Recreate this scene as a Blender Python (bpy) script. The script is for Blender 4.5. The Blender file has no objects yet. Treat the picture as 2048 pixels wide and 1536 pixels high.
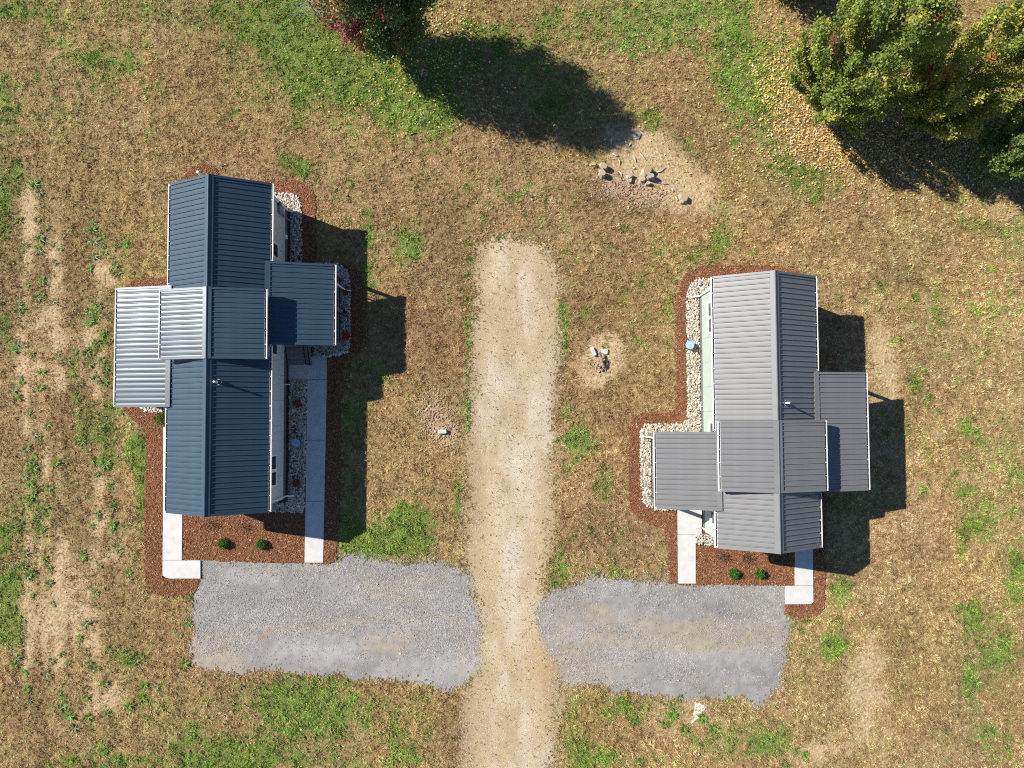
import bpy, math, random
import numpy as np
from mathutils import Matrix, Vector

random.seed(11)
RNG = np.random.default_rng(11)
SC = bpy.context.scene
COL = SC.collection

# ------------------------------------------------------------------ camera, sky, sun, exposure
CAM_H = 35.0                       # drone height above the field, metres
FPX = 1420.0                       # focal length in image pixels (2048 wide)
TILT = math.atan((823 - 768) / FPX)
cam_d = bpy.data.cameras.new('drone_camera')
cam_d.sensor_width = 36.0
cam_d.lens = 36.0 * FPX / 2048.0
cam_d.clip_end = 3000.0
cam = bpy.data.objects.new('drone_camera', cam_d)
cam.location = (0, 0, CAM_H)
cam.rotation_euler = (TILT, 0, 0)
COL.objects.link(cam)
SC.camera = cam

SUN_EL = math.radians(39.3)
SUN_TRAVEL = Vector((0.935, -0.354, 0)).normalized()      # shadows fall this way on the ground
world = bpy.data.worlds.new('World')
SC.world = world
world.use_nodes = True
wn = world.node_tree.nodes
bg = wn['Background']
sky = wn.new('ShaderNodeTexSky')
sky.sky_type = 'NISHITA'
sky.sun_disc = False
sky.sun_elevation = SUN_EL
sky.sun_rotation = math.atan2(-SUN_TRAVEL.x, -SUN_TRAVEL.y)
sky.altitude = 800
sky.air_density = 1.0
sky.dust_density = 0.1
sky.ozone_density = 5.0
world.node_tree.links.new(sky.outputs[0], bg.inputs[0])
bg.inputs[1].default_value = 0.078

sun_d = bpy.data.lights.new('sun', 'SUN')
sun_d.energy = 5.0
sun_d.angle = math.radians(0.5)
sun_d.color = (1.0, 0.95, 0.87)
sun = bpy.data.objects.new('sun', sun_d)
travel = Vector((SUN_TRAVEL.x * math.cos(SUN_EL), SUN_TRAVEL.y * math.cos(SUN_EL), -math.sin(SUN_EL)))
sun.rotation_euler = travel.to_track_quat('-Z', 'Y').to_euler()
sun.location = (-40, 15, 40)
COL.objects.link(sun)

SC.view_settings.view_transform = 'Standard'
SC.view_settings.look = 'None'
SC.view_settings.exposure = 0.70
SC.view_settings.gamma = 1.0
SC.view_settings.use_curve_mapping = False
SC.render.engine = 'CYCLES'
SC.cycles.max_bounces = 6
SC.cycles.diffuse_bounces = 3
SC.cycles.glossy_bounces = 3
SC.cycles.transmission_bounces = 3
SC.cycles.use_denoising = False
SC.cycles.filter_width = 1.1
SC.cycles.use_adaptive_sampling = False
SC.cycles.sample_clamp_indirect = 6.0

# ------------------------------------------------------------------ image pixels -> metres, back-projected through the camera
CT, ST = math.cos(TILT), math.sin(TILT)
def P(u, v, z=0.0):
    """image pixel (u, v), back-projected through the camera to height z -> world x, y"""
    u = np.asarray(u, float); v = np.asarray(v, float)
    x = (u - 1024) / FPX; y = -(v - 768) / FPX
    dy = y * CT + ST; dz = y * ST - CT
    t = (z - CAM_H) / dz
    return x * t, dy * t
def U(x, y):
    """world ground point -> image pixel"""
    x = np.asarray(x, float); y = np.asarray(y, float)
    cy = y * CT - CAM_H * ST
    cz = -y * ST - CAM_H * CT
    return 1024 + FPX * x / -cz, 768 - FPX * cy / -cz
M = CAM_H / FPX                     # about 0.0247 m per image pixel

def inside(poly, u, v):
    poly = np.asarray(poly, float)
    res = np.zeros(np.shape(u), bool)
    n = len(poly)
    j = n - 1
    for i in range(n):
        xi, yi = poly[i]; xj, yj = poly[j]
        if yi != yj:
            c = ((yi > v) != (yj > v)) & (u < (xj - xi) * (v - yi) / (yj - yi) + xi)
            res ^= c
        j = i
    return res

_tabs = {}
def vnoise(x, y, s, seed=0):
    if seed not in _tabs:
        _tabs[seed] = np.random.default_rng(1000 + seed).random((256, 256))
    T = _tabs[seed]
    x = np.asarray(x) / s; y = np.asarray(y) / s
    xi = np.floor(x).astype(int); yi = np.floor(y).astype(int)
    fx = x - xi; fy = y - yi
    fx = fx * fx * (3 - 2 * fx); fy = fy * fy * (3 - 2 * fy)
    a = T[xi & 255, yi & 255]; b = T[(xi + 1) & 255, yi & 255]
    c = T[xi & 255, (yi + 1) & 255]; d = T[(xi + 1) & 255, (yi + 1) & 255]
    return (a * (1 - fx) + b * fx) * (1 - fy) + (c * (1 - fx) + d * fx) * fy
def fbm(x, y, s, seed=0, o=4):
    r = 0; a = 0.5; t = 0
    for k in range(o):
        r = r + a * vnoise(x, y, s / 2 ** k, seed + k); t += a; a *= 0.55
    return r / t
def blob(u, v, cu, cv, ru, rv, rot=0.0):
    c, s = math.cos(math.radians(rot)), math.sin(math.radians(rot))
    du = u - cu; dv = v - cv
    a = (du * c + dv * s) / ru; b = (-du * s + dv * c) / rv
    return np.exp(-(a * a + b * b))
def sstep(a, b, x):
    t = np.clip((x - a) / (b - a), 0, 1)
    return t * t * (3 - 2 * t)

# ------------------------------------------------------------------ materials
def mat(name, color=None, rough=0.7, spec=0.3, attr=None, noise=0.0, nscale=8.0, bump=0.0, bscale=40.0,
        metallic=0.0, rvar=0.0, trans=0.0, coat=0.0):
    m = bpy.data.materials.new(name)
    m.use_nodes = True
    nt = m.node_tree; N = nt.nodes; L = nt.links
    b = N['Principled BSDF']
    b.inputs['Roughness'].default_value = rough
    b.inputs['Specular IOR Level'].default_value = spec
    b.inputs['Metallic'].default_value = metallic
    b.inputs['Coat Weight'].default_value = coat
    tc = N.new('ShaderNodeTexCoord')
    src = None
    if attr:
        a = N.new('ShaderNodeAttribute'); a.attribute_name = attr
        src = a.outputs['Color']
    elif color is not None:
        r = N.new('ShaderNodeRGB'); r.outputs[0].default_value = (*color, 1)
        src = r.outputs[0]
    if noise > 0:
        t = N.new('ShaderNodeTexNoise'); t.inputs['Scale'].default_value = nscale
        t.inputs['Detail'].default_value = 6.0; t.inputs['Roughness'].default_value = 0.65
        L.new(tc.outputs['Object'], t.inputs['Vector'])
        mr = N.new('ShaderNodeMapRange')
        mr.inputs['From Min'].default_value = 0.3; mr.inputs['From Max'].default_value = 0.7
        mr.inputs['To Min'].default_value = 1 - noise; mr.inputs['To Max'].default_value = 1 + noise
        L.new(t.outputs['Fac'], mr.inputs['Value'])
        mx = N.new('ShaderNodeVectorMath'); mx.operation = 'SCALE'
        L.new(src, mx.inputs[0]); L.new(mr.outputs[0], mx.inputs['Scale'])
        src = mx.outputs[0]
        if rvar > 0:
            m2 = N.new('ShaderNodeMapRange')
            m2.inputs['To Min'].default_value = rough - rvar; m2.inputs['To Max'].default_value = rough + rvar
            L.new(t.outputs['Fac'], m2.inputs['Value']); L.new(m2.outputs[0], b.inputs['Roughness'])
    L.new(src, b.inputs['Base Color'])
    if bump > 0:
        t2 = N.new('ShaderNodeTexNoise'); t2.inputs['Scale'].default_value = bscale
        t2.inputs['Detail'].default_value = 5.0
        L.new(tc.outputs['Object'], t2.inputs['Vector'])
        bp = N.new('ShaderNodeBump'); bp.inputs['Strength'].default_value = 1.0
        bp.inputs['Distance'].default_value = bump
        L.new(t2.outputs['Fac'], bp.inputs['Height']); L.new(bp.outputs[0], b.inputs['Normal'])
    if trans > 0:
        tr = N.new('ShaderNodeBsdfTranslucent'); L.new(src, tr.inputs['Color'])
        ms = N.new('ShaderNodeMixShader'); ms.inputs[0].default_value = trans
        L.new(b.outputs[0], ms.inputs[1]); L.new(tr.outputs[0], ms.inputs[2])
        L.new(ms.outputs[0], N['Material Output'].inputs['Surface'])
    return m

MT = {
    'soil': mat('field_soil', attr='Col', rough=0.95, spec=0.1, noise=0.42, nscale=7.0, bump=0.05, bscale=9.0),
    'blade': mat('grass_blades', attr='Col', rough=0.75, spec=0.15, trans=0.15),
    'road': mat('dirt_road', attr='Col', rough=0.95, spec=0.1, noise=0.10, nscale=14.0, bump=0.012, bscale=30.0),
    'gravel': mat('gravel', attr='Col', rough=0.85, spec=0.2, noise=0.08, nscale=20.0),
    'mulch': mat('mulch', attr='Col', rough=0.9, spec=0.15, noise=0.12, nscale=30.0, bump=0.02, bscale=40.0),
    'stone': mat('river_stone', attr='Col', rough=0.6, spec=0.3, noise=0.10, nscale=40.0),
    'concrete': mat('concrete', (0.53, 0.515, 0.485), rough=0.85, spec=0.2, noise=0.10, nscale=2.6, bump=0.0004, bscale=60),
    'roofL': mat('slate_metal_roofing', (0.037, 0.066, 0.095), rough=0.38, spec=0.40, noise=0.10, nscale=2.0, rvar=0.05),
    'roofR': mat('ash_grey_metal_roofing', (0.160, 0.160, 0.160), rough=0.45, spec=0.35, noise=0.08, nscale=2.0, rvar=0.05),
    'white': mat('white_trim', (0.80, 0.80, 0.79), rough=0.45, spec=0.4, noise=0.03, nscale=4),
    'gutterin': mat('gutter_shade', (0.09, 0.08, 0.07), rough=0.9, noise=0.4, nscale=7),  # dark colour standing in for the shade inside the trough
    'wallL': mat('grey_siding', (0.56, 0.60, 0.59), rough=0.7, noise=0.04, nscale=3),
    'wallR': mat('pale_sage_siding', (0.385, 0.45, 0.39), rough=0.7, noise=0.04, nscale=3),
    'skirt': mat('skirting', (0.17, 0.155, 0.14), rough=0.8, noise=0.08, nscale=4),
    'glass': mat('window_glass', (0.02, 0.025, 0.03), rough=0.08, spec=0.6, noise=0.02),
    'black': mat('black_metal', (0.012, 0.012, 0.014), rough=0.5, noise=0.1),
    'greybox': mat('grey_enamel', (0.22, 0.26, 0.30), rough=0.5, noise=0.05),
    'deck': mat('grey_decking', (0.27, 0.25, 0.22), rough=0.8, noise=0.15, nscale=6),
    'wood': mat('painted_wood', (0.62, 0.62, 0.60), rough=0.7, noise=0.05),
    'door': mat('door_paint', (0.10, 0.13, 0.16), rough=0.5, noise=0.05),
    'leaf': mat('tree_leaf', attr='Col', rough=0.5, spec=0.35, trans=0.32),
    'dryleaf': mat('fallen_leaf', attr='Col', rough=0.6, spec=0.3, trans=0.1),
    'bark': mat('bark', (0.13, 0.10, 0.075), rough=0.95, noise=0.35, nscale=9, bump=0.02, bscale=30),
    'greytwig': mat('grey_twig', (0.34, 0.31, 0.27), rough=0.9, noise=0.2),
    'deadwood': mat('weathered_wood', (0.36, 0.31, 0.24), rough=0.9, noise=0.55, nscale=9, bump=0.015, bscale=30),
    'cutwood': mat('cut_wood', (0.42, 0.31, 0.18), rough=0.85, noise=0.4, nscale=12),
    'root': mat('bleached_root', (0.62, 0.56, 0.47), rough=0.85, noise=0.2, nscale=14),
    'clod': mat('dry_clod', (0.33, 0.23, 0.17), rough=0.95, noise=0.3, nscale=6, bump=0.03, bscale=14),
    'block': mat('grey_block', (0.50, 0.50, 0.47), rough=0.9, noise=0.12, nscale=9),
    'bluelid': mat('blue_plastic_lid', (0.28, 0.42, 0.56), rough=0.45, noise=0.35, nscale=9),
    'bluebody': mat('dark_blue_plastic', (0.02, 0.06, 0.14), rough=0.45, noise=0.2),
    'bloom': mat('rust_bloom', attr='Col', rough=0.7, trans=0.15),
    'lime': mat('spilled_lime', (0.62, 0.58, 0.50), rough=0.95, noise=0.25, nscale=8, bump=0.01),
    'valve': mat('valve_plastic', (0.20, 0.22, 0.22), rough=0.7, noise=0.15, nscale=8),
}

# ------------------------------------------------------------------ mesh helpers
def np_mesh(name, verts, faces, material, cols=None, smooth=False):
    """verts (n,3); faces (m,k) fixed size; cols (n,3) linear point colours"""
    me = bpy.data.meshes.new(name)
    verts = np.asarray(verts, np.float32); faces = np.asarray(faces, np.int32)
    m, k = faces.shape
    me.vertices.add(len(verts)); me.vertices.foreach_set('co', verts.ravel())
    me.loops.add(m * k); me.loops.foreach_set('vertex_index', faces.ravel())
    me.polygons.add(m); me.polygons.foreach_set('loop_start', np.arange(0, m * k, k, dtype=np.int32))
    if smooth:
        me.polygons.foreach_set('use_smooth', np.ones(m, bool))
    if cols is not None:
        at = me.color_attributes.new('Col', 'FLOAT_COLOR', 'POINT')
        c = np.ones((len(verts), 4), np.float32); c[:, :3] = np.clip(cols, 0, 1)
        at.data.foreach_set('color', c.ravel())
    me.update(calc_edges=True)
    me.materials.append(material)
    return me
def link(name, me, parent=None):
    o = bpy.data.objects.new(name, me)
    COL.objects.link(o)
    if parent is not None: o.parent = parent
    return o
def tag(o, label=None, cat=None, group=None, kind=None):
    if label: o['label'] = label
    if cat: o['category'] = cat
    if group: o['group'] = group
    if kind: o['kind'] = kind
    return o
def empty(name, loc=(0, 0, 0), rz=0.0, parent=None):
    o = bpy.data.objects.new(name, None)
    o.location = loc; o.rotation_euler = (0, 0, rz)
    o.empty_display_size = 0.3
    COL.objects.link(o)
    if parent is not None: o.parent = parent
    return o

class MB:
    def __init__(s): s.v = []; s.f = []
    def quad(s, *pts):
        b = len(s.v); s.v += [tuple(p) for p in pts]; s.f.append(tuple(range(b, b + len(pts)))); return s
    def box(s, x0, x1, y0, y1, z0, z1):
        b = len(s.v)
        s.v += [(x0, y0, z0), (x1, y0, z0), (x1, y1, z0), (x0, y1, z0), (x0, y0, z1), (x1, y0, z1), (x1, y1, z1), (x0, y1, z1)]
        for q in ((0, 3, 2, 1), (4, 5, 6, 7), (0, 1, 5, 4), (1, 2, 6, 5), (2, 3, 7, 6), (3, 0, 4, 7)):
            s.f.append(tuple(b + i for i in q))
        return s
    def prism(s, poly, axis, a0, a1):
        """poly: list of 2-D points extruded along axis ('y': pts are x,z ; 'z': pts are x,y; 'x': y,z)"""
        b = len(s.v); n = len(poly)
        for a in (a0, a1):
            for p in poly:
                s.v.append({'y': (p[0], a, p[1]), 'z': (p[0], p[1], a), 'x': (a, p[0], p[1])}[axis])
        s.f.append(tuple(b + i for i in range(n))[::-1]); s.f.append(tuple(b + n + i for i in range(n)))
        for i in range(n):
            j = (i + 1) % n
            s.f.append((b + i, b + j, b + n + j, b + n + i))
        return s
    def tube(s, pts, radii, n=6, cap=True):
        pts = [Vector(p) for p in pts]
        rings = []
        for i, p in enumerate(pts):
            d = (pts[min(i + 1, len(pts) - 1)] - pts[max(i - 1, 0)]).normalized()
            a = d.orthogonal().normalized(); c = d.cross(a)
            b = len(s.v); r = radii[i] if hasattr(radii, '__len__') else radii
            for k in range(n):
                t = 2 * math.pi * k / n
                s.v.append(tuple(p + a * (r * math.cos(t)) + c * (r * math.sin(t))))
            rings.append(b)
        for i in range(len(rings) - 1):
            for k in range(n):
                s.f.append((rings[i] + k, rings[i] + (k + 1) % n, rings[i + 1] + (k + 1) % n, rings[i + 1] + k))
        if cap:
            s.f.append(tuple(rings[0] + k for k in range(n))[::-1]); s.f.append(tuple(rings[-1] + k for k in range(n)))
        return s
    def lathe(s, prof, n=20, cx=0, cy=0):
        b = len(s.v)
        for r, z in prof:
            for k in range(n):
                t = 2 * math.pi * k / n
                s.v.append((cx + r * math.cos(t), cy + r * math.sin(t), z))
        for i in range(len(prof) - 1):
            for k in range(n):
                s.f.append((b + i * n + k, b + i * n + (k + 1) % n, b + (i + 1) * n + (k + 1) % n, b + (i + 1) * n + k))
        s.f.append(tuple(b + (len(prof) - 1) * n + k for k in range(n)))
        s.f.append(tuple(b + k for k in range(n))[::-1])
        return s
    def mesh(s, name, material, smooth=False):
        me = bpy.data.meshes.new(name)
        me.from_pydata(s.v, [], s.f); me.update()
        me.materials.append(material)
        if smooth: me.polygons.foreach_set('use_smooth', [True] * len(me.polygons))
        return me
    def build(s, name, material, parent=None, smooth=False):
        return link(name, s.mesh(name, material, smooth), parent)

# ------------------------------------------------------------------ layout of the site (image pixels)
ROAD = [(955, 492), (985, 480), (1030, 486), (1074, 480), (1100, 518), (1122, 560), (1118, 650), (1112, 780), (1124, 800), (1108, 812), (1108, 900), (1110, 1000),
        (1100, 1100), (1086, 1180), (1095, 1230), (1118, 1290), (1130, 1380), (1112, 1460), (1114, 2600),
        (918, 2600), (920, 1400), (940, 1345), (948, 1250), (938, 1160), (922, 1110), (929, 1000), (940, 800), (948, 600)]
PAD_L = [(400, 1116), (520, 1116), (668, 1124), (698, 1110), (722, 1121), (760, 1124), (905, 1131), (940, 1155), (956, 1250), (950, 1345),
         (900, 1385), (862, 1366), (790, 1358), (722, 1352), (702, 1366), (690, 1350), (600, 1346), (560, 1338), (430, 1343), (392, 1332), (382, 1285), (386, 1190), (398, 1160)]
PAD_R = [(1075, 1222), (1100, 1184), (1160, 1163), (1250, 1164), (1335, 1164), (1570, 1166), (1572, 1232), (1582, 1250), (1567, 1300), (1564, 1372),
         (1522, 1412), (1494, 1396), (1440, 1394), (1404, 1400), (1372, 1398), (1300, 1388), (1200, 1376), (1130, 1372), (1112, 1330), (1085, 1280)]
MULCH_L = [[(368, 372), (372, 350), (384, 334), (408, 327), (430, 335), (440, 352), (470, 362), (545, 362), (600, 364), (620, 374), (630, 392), (632, 440), (632, 520), (640, 526), (700, 528), (722, 545), (729, 580), (729, 690),
            (716, 712), (690, 722), (684, 760), (682, 900), (678, 1060), (672, 1120), (660, 1127), (608, 1126), (400, 1119), (364, 1120), (364, 1030), (480, 1026), (520, 1000), (540, 700), (540, 400), (420, 400)],
           [(262, 562), (300, 558), (345, 556), (420, 560), (420, 1040), (326, 1060), (325, 1121), (325, 1157), (401, 1158), (399, 1168), (386, 1187), (330, 1192), (302, 1183), (290, 1160),
            (288, 1100), (291, 1000), (294, 880), (292, 862), (275, 846), (258, 830), (246, 812), (246, 600)]]
MULCH_R = [[(1612, 566), (1596, 543), (1550, 531), (1480, 530), (1400, 533), (1375, 543), (1362, 562), (1353, 600), (1352, 815), (1342, 825), (1285, 826), (1266, 835), (1258, 858), (1256, 1000), (1262, 1020), (1275, 1035),
            (1300, 1047), (1325, 1055), (1335, 1070), (1336, 1165), (1355, 1168), (1590, 1170), (1571, 1209), (1572, 1229), (1600, 1234), (1634, 1231), (1648, 1214), (1650, 1090), (1650, 990), (1560, 900), (1560, 600)]]
ROCK_L = [[(540, 386), (585, 388), (598, 396), (604, 412), (605, 527), (676, 528), (694, 540), (701, 560), (701, 690), (694, 705), (680, 713), (626, 713), (626, 692), (560, 690), (540, 540)],
          [(575, 758), (617, 760), (609, 1024), (520, 1023), (520, 990), (570, 900)],
          [(280, 814), (292, 823), (320, 827), (350, 826), (420, 820), (420, 590), (300, 590)]]
ROCK_R = [[(1373, 585), (1380, 566), (1395, 558), (1430, 556), (1430, 1020), (1309, 1020), (1292, 1013), (1284, 1000), (1281, 960), (1281, 862), (1290, 848), (1365, 847), (1374, 838)],
          [(1391, 1068), (1430, 1070), (1430, 1089), (1391, 1089)]]
SLABS_L = [('landing', [(577, 713), (653, 713), (653, 759), (577, 759)]),
           ('slab', [(615, 760.5), (653, 760.5), (651, 880), (613, 880)]),
           ('slab', [(613, 881), (651, 881), (648.5, 1002), (611, 1002)]),
           ('slab', [(611, 1003), (648.5, 1003), (646, 1125), (609, 1125)])]
SLABS_LW = [('slab', [(326, 800), (366, 800), (365, 912), (326, 912)]), ('slab', [(326, 913), (365, 913), (364.5, 1015), (326, 1015)]),
            ('slab', [(326, 1016), (364.5, 1016), (363.5, 1120), (325, 1120)]),
            ('slab', [(325, 1121), (400.5, 1121), (400.5, 1157), (340, 1157), (331, 1155), (325, 1151)])]
SLABS_R = [('slab', [(1355, 1003), (1404, 1003), (1404, 1069), (1355.5, 1069)]),
           ('slab', [(1355.5, 1070), (1391.5, 1070), (1391.5, 1167), (1356.5, 1167)])]
SLABS_RE = [('slab', [(1586, 905), (1622, 905), (1624, 1000), (1588, 1000)]), ('slab', [(1588, 1001), (1624, 1001), (1626, 1088), (1589.5, 1088)]),
            ('slab', [(1589.5, 1089), (1626, 1089), (1626.5, 1171), (1590, 1171)]),
            ('slab', [(1571.5, 1172), (1626.5, 1172), (1627, 1204), (1622, 1208), (1571.5, 1208.5)])]
FOOT = [[(402, 420), (582, 420), (578, 1004), (398, 1004)], [(1397, 588), (1566, 588), (1574, 1064), (1405, 1064)],
        [(286, 590), (402, 590), (402, 815), (284, 815)], [(582, 552), (698, 552), (698, 700), (582, 700)],
        [(1284, 862), (1400, 862), (1402, 1002), (1288, 1002)], [(1570, 750), (1676, 750), (1680, 970), (1572, 970)]]

def any_in(polys, u, v):
    r = np.zeros(np.shape(u), bool)
    for p in polys: r |= inside(p, u, v)
    return r
def wob(x, y, amp, seed=30, s=0.5):
    """ragged-edge offset in image pixels"""
    return ((fbm(x, y, s, seed, 3) - 0.5) * amp * 2, (fbm(x, y, s, seed + 5, 3) - 0.5) * amp * 2)

# green, bare soil, straw, leaf-litter fields in image pixels
GREEN = [(640, 95, 120, 75, 25, 1.0), (760, 170, 120, 50, 25, 1.1), (560, 60, 80, 60, 0, .45), (855, 225, 50, 30, 25, .8), (597, 222, 18, 40, 0, .75), (605, 335, 34, 22, 10, 1.0), (565, 315, 20, 26, 0, .5),
         (815, 480, 34, 34, 30, .75), (740, 470, 16, 60, 0, .7), (735, 560, 16, 40, 0, .5), (820, 1045, 42, 45, 20, 1.15), (760, 1085, 70, 28, 0, .75), (700, 1060, 25, 60, 0, .7), (705, 830, 22, 40, 0, .6), (760, 750, 40, 30, 0, .4),
         (5, 420, 22, 60, 0, 1.0), (35, 345, 16, 34, 0, .8), (8, 240, 26, 60, 0, .6), (20, 20, 60, 20, 0, .6), (5, 645, 14, 25, 0, 1), (18, 680, 14, 40, 0, .5), (8, 1075, 18, 40, 0, .7), (15, 1180, 22, 40, 0, .9), (15, 1260, 28, 30, 0, 1.0),
         (265, 1310, 40, 26, 0, .7), (560, 1390, 90, 36, 0, .42), (420, 1400, 80, 36, 0, .4), (600, 1430, 80, 40, 0, .42), (640, 1395, 80, 46, 0, .38), (370, 1480, 60, 40, 0, .5), (500, 1490, 80, 40, 0, .55), (810, 1500, 40, 40, 20, .8), (700, 1440, 80, 40, 0, .35), (270, 1520, 70, 18, 0, .6), (130, 1520, 60, 20, 0, .5),
         (470, 1520, 80, 20, 0, .7), (640, 1520, 60, 25, 0, .5), (275, 900, 18, 50, 20, .6), (285, 985, 14, 60, 0, .8), (210, 870, 60, 40, 30, .6),
         (1945, 1225, 24, 26, 0, 1.0), (1960, 1050, 34, 26, 0, .7), (2030, 1150, 30, 60, 0, .8), (1935, 1370, 18, 40, 0, .7), (2010, 1320, 40, 50, 0, .45), (1960, 1300, 40, 60, 0, .3), (1925, 1090, 12, 30, 0, .7), (2030, 940, 40, 60, 0, .4),
         (1665, 1295, 26, 20, -30, .95), (1690, 1170, 26, 20, 0, .6), (1680, 1200, 20, 30, 0, .4),
         (1165, 885, 22, 20, 0, .8), (1180, 740, 14, 20, 0, .35), (1165, 840, 26, 40, 0, .35), (1205, 980, 18, 30, 0, .55), (1130, 800, 20, 20, 0, .3), (1385, 525, 16, 22, 0, .7), (1425, 490, 24, 36, 30, .7), (1420, 540, 30, 30, 0, .3),
         (1500, 200, 60, 70, 0, .55), (1490, 110, 60, 70, 0, .4), (1300, 240, 40, 22, 10, .6), (1130, 50, 200, 65, 10, .20), (1300, 60, 160, 80, 0, .18), (1450, 30, 120, 60, 0, .22), (1380, 280, 30, 50, 20, .35), (1100, 210, 40, 16, 0, .9), (900, 150, 60, 60, 0, .5), (1120, 170, 60, 50, 0, .35), (1000, 90, 90, 40, 20, .4),
         (1640, 360, 60, 40, 20, .45), (1560, 340, 50, 40, 0, .35), (1860, 480, 16, 16, 0, .6), (1770, 575, 10, 12, 0, .8), (1830, 770, 12, 16, 0, .9), (1845, 985, 10, 12, 0, .8), (1930, 860, 40, 20, 20, .5), (1980, 1000, 40, 20, 0, .4), (1920, 980, 30, 20, 0, .4),
         (1120, 1130, 20, 40, 0, .5), (1230, 1145, 60, 14, 0, .5), (1190, 1520, 80, 30, 0, .65), (1150, 1480, 40, 30, 0, .4), (1500, 1490, 80, 40, 0, .35), (1550, 1480, 30, 20, 0, .5), (1390, 1470, 50, 40, 0, .25), (1240, 1420, 80, 20, 0, .35), (1120, 1410, 24, 20, 0, .5),
         (2000, 460, 40, 14, 0, .4), (1940, 450, 40, 14, 0, .4), (1900, 330, 150, 60, 0, .4), (1990, 1480, 60, 60, 0, .3), (1820, 1180, 30, 30, 0, .2), (380, 180, 60, 30, 0, .25), (300, 30, 120, 25, 0, .35), (450, 50, 60, 40, 0, .4), (180, 110, 60, 40, 0, .2), (230, 130, 40, 20, 0, .2)]
BARE = [(60, 420, 22, 40, 0, 1.0), (85, 500, 26, 60, 0, .75), (115, 520, 16, 40, 0, .7), (70, 680, 50, 70, 0, .8), (95, 640, 22, 30, 0, .7), (120, 680, 20, 20, 0, .9), (175, 670, 16, 24, 0, 1.2), (195, 705, 20, 20, 0, 1.0), (200, 530, 26, 30, 0, .7), (225, 560, 12, 12, 0, .8),
        (90, 760, 60, 40, 0, .75), (70, 850, 24, 20, 0, .9), (90, 900, 30, 40, 0, .7), (60, 970, 26, 30, 0, .8), (210, 960, 20, 26, 0, .7), (205, 1040, 20, 24, 0, .9), (220, 1110, 22, 20, 0, .9), (120, 1120, 50, 40, 0, .8),
        (110, 1200, 80, 60, 0, .95), (150, 1270, 70, 50, 0, .75), (100, 1330, 50, 40, 0, .5), (220, 1390, 36, 30, 10, 1.1), (170, 1420, 30, 20, 0, .7), (60, 1260, 40, 60, 0, .6), (190, 770, 20, 20, 0, .5), (210, 740, 16, 16, 0, .5),
        (1760, 680, 22, 36, 0, 1.2), (1775, 760, 26, 60, 0, 1.2), (1700, 700, 40, 60, 0, .5), (1815, 655, 12, 12, 0, .9), (1720, 860, 30, 80, 0, .7), (1790, 910, 12, 60, 0, .6), (1690, 1040, 40, 30, 0, .5),
        (1265, 300, 80, 36, 35, 1.1), (1335, 345, 60, 45, 35, 1.0), (1370, 405, 70, 36, 20, .8), (1240, 370, 80, 36, 10, .9), (1305, 262, 40, 26, 40, .9), (1400, 360, 50, 30, 20, .5), (1203, 722, 32, 42, 20, 2.6), (872, 820, 36, 50, -30, .75), (890, 870, 30, 24, 0, .8),
        (1725, 1360, 40, 60, 0, .7), (1740, 1300, 30, 40, 0, .5), (1830, 1250, 20, 40, 0, .4), (1870, 1290, 26, 30, 0, .4), (1380, 1430, 60, 40, 0, .85), (1300, 1420, 60, 20, 0, .5), (1440, 1480, 20, 30, 0, .9), (1340, 1470, 50, 20, 0, .5), (1610, 1510, 40, 20, 0, .8), (1730, 1440, 40, 80, 0, .6), (1650, 1500, 60, 30, 0, .5),
        (1860, 1500, 40, 40, 0, .5), (1800, 1060, 60, 80, 0, .35), (1840, 1000, 20, 40, 0, .4), (2010, 1270, 30, 20, 0, .3), (1730, 480, 60, 40, 0, .2), (1150, 1150, 40, 30, 0, .35), (1130, 1200, 20, 30, 0, .5)]
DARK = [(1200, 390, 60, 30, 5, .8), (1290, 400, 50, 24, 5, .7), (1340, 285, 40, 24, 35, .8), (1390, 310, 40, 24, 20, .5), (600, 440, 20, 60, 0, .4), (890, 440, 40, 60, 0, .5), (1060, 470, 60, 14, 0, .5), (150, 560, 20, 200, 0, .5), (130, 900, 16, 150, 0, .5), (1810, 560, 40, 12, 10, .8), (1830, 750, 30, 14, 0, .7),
        (1800, 1300, 36, 60, 0, .55), (1880, 1400, 50, 80, 0, .4), (1690, 1330, 30, 40, 0, .5), (900, 1430, 30, 60, 0, .4), (1180, 1070, 50, 50, 0, .5), (1260, 1080, 60, 60, 0, .5), (1210, 600, 60, 60, 0, .4), (870, 700, 50, 80, 0, .35), (60, 530, 40, 40, 0, .5), (1620, 480, 60, 30, 20, .3), (240, 1250, 30, 20, 0, .5), (40, 1400, 60, 60, 0, .5)]
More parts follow.
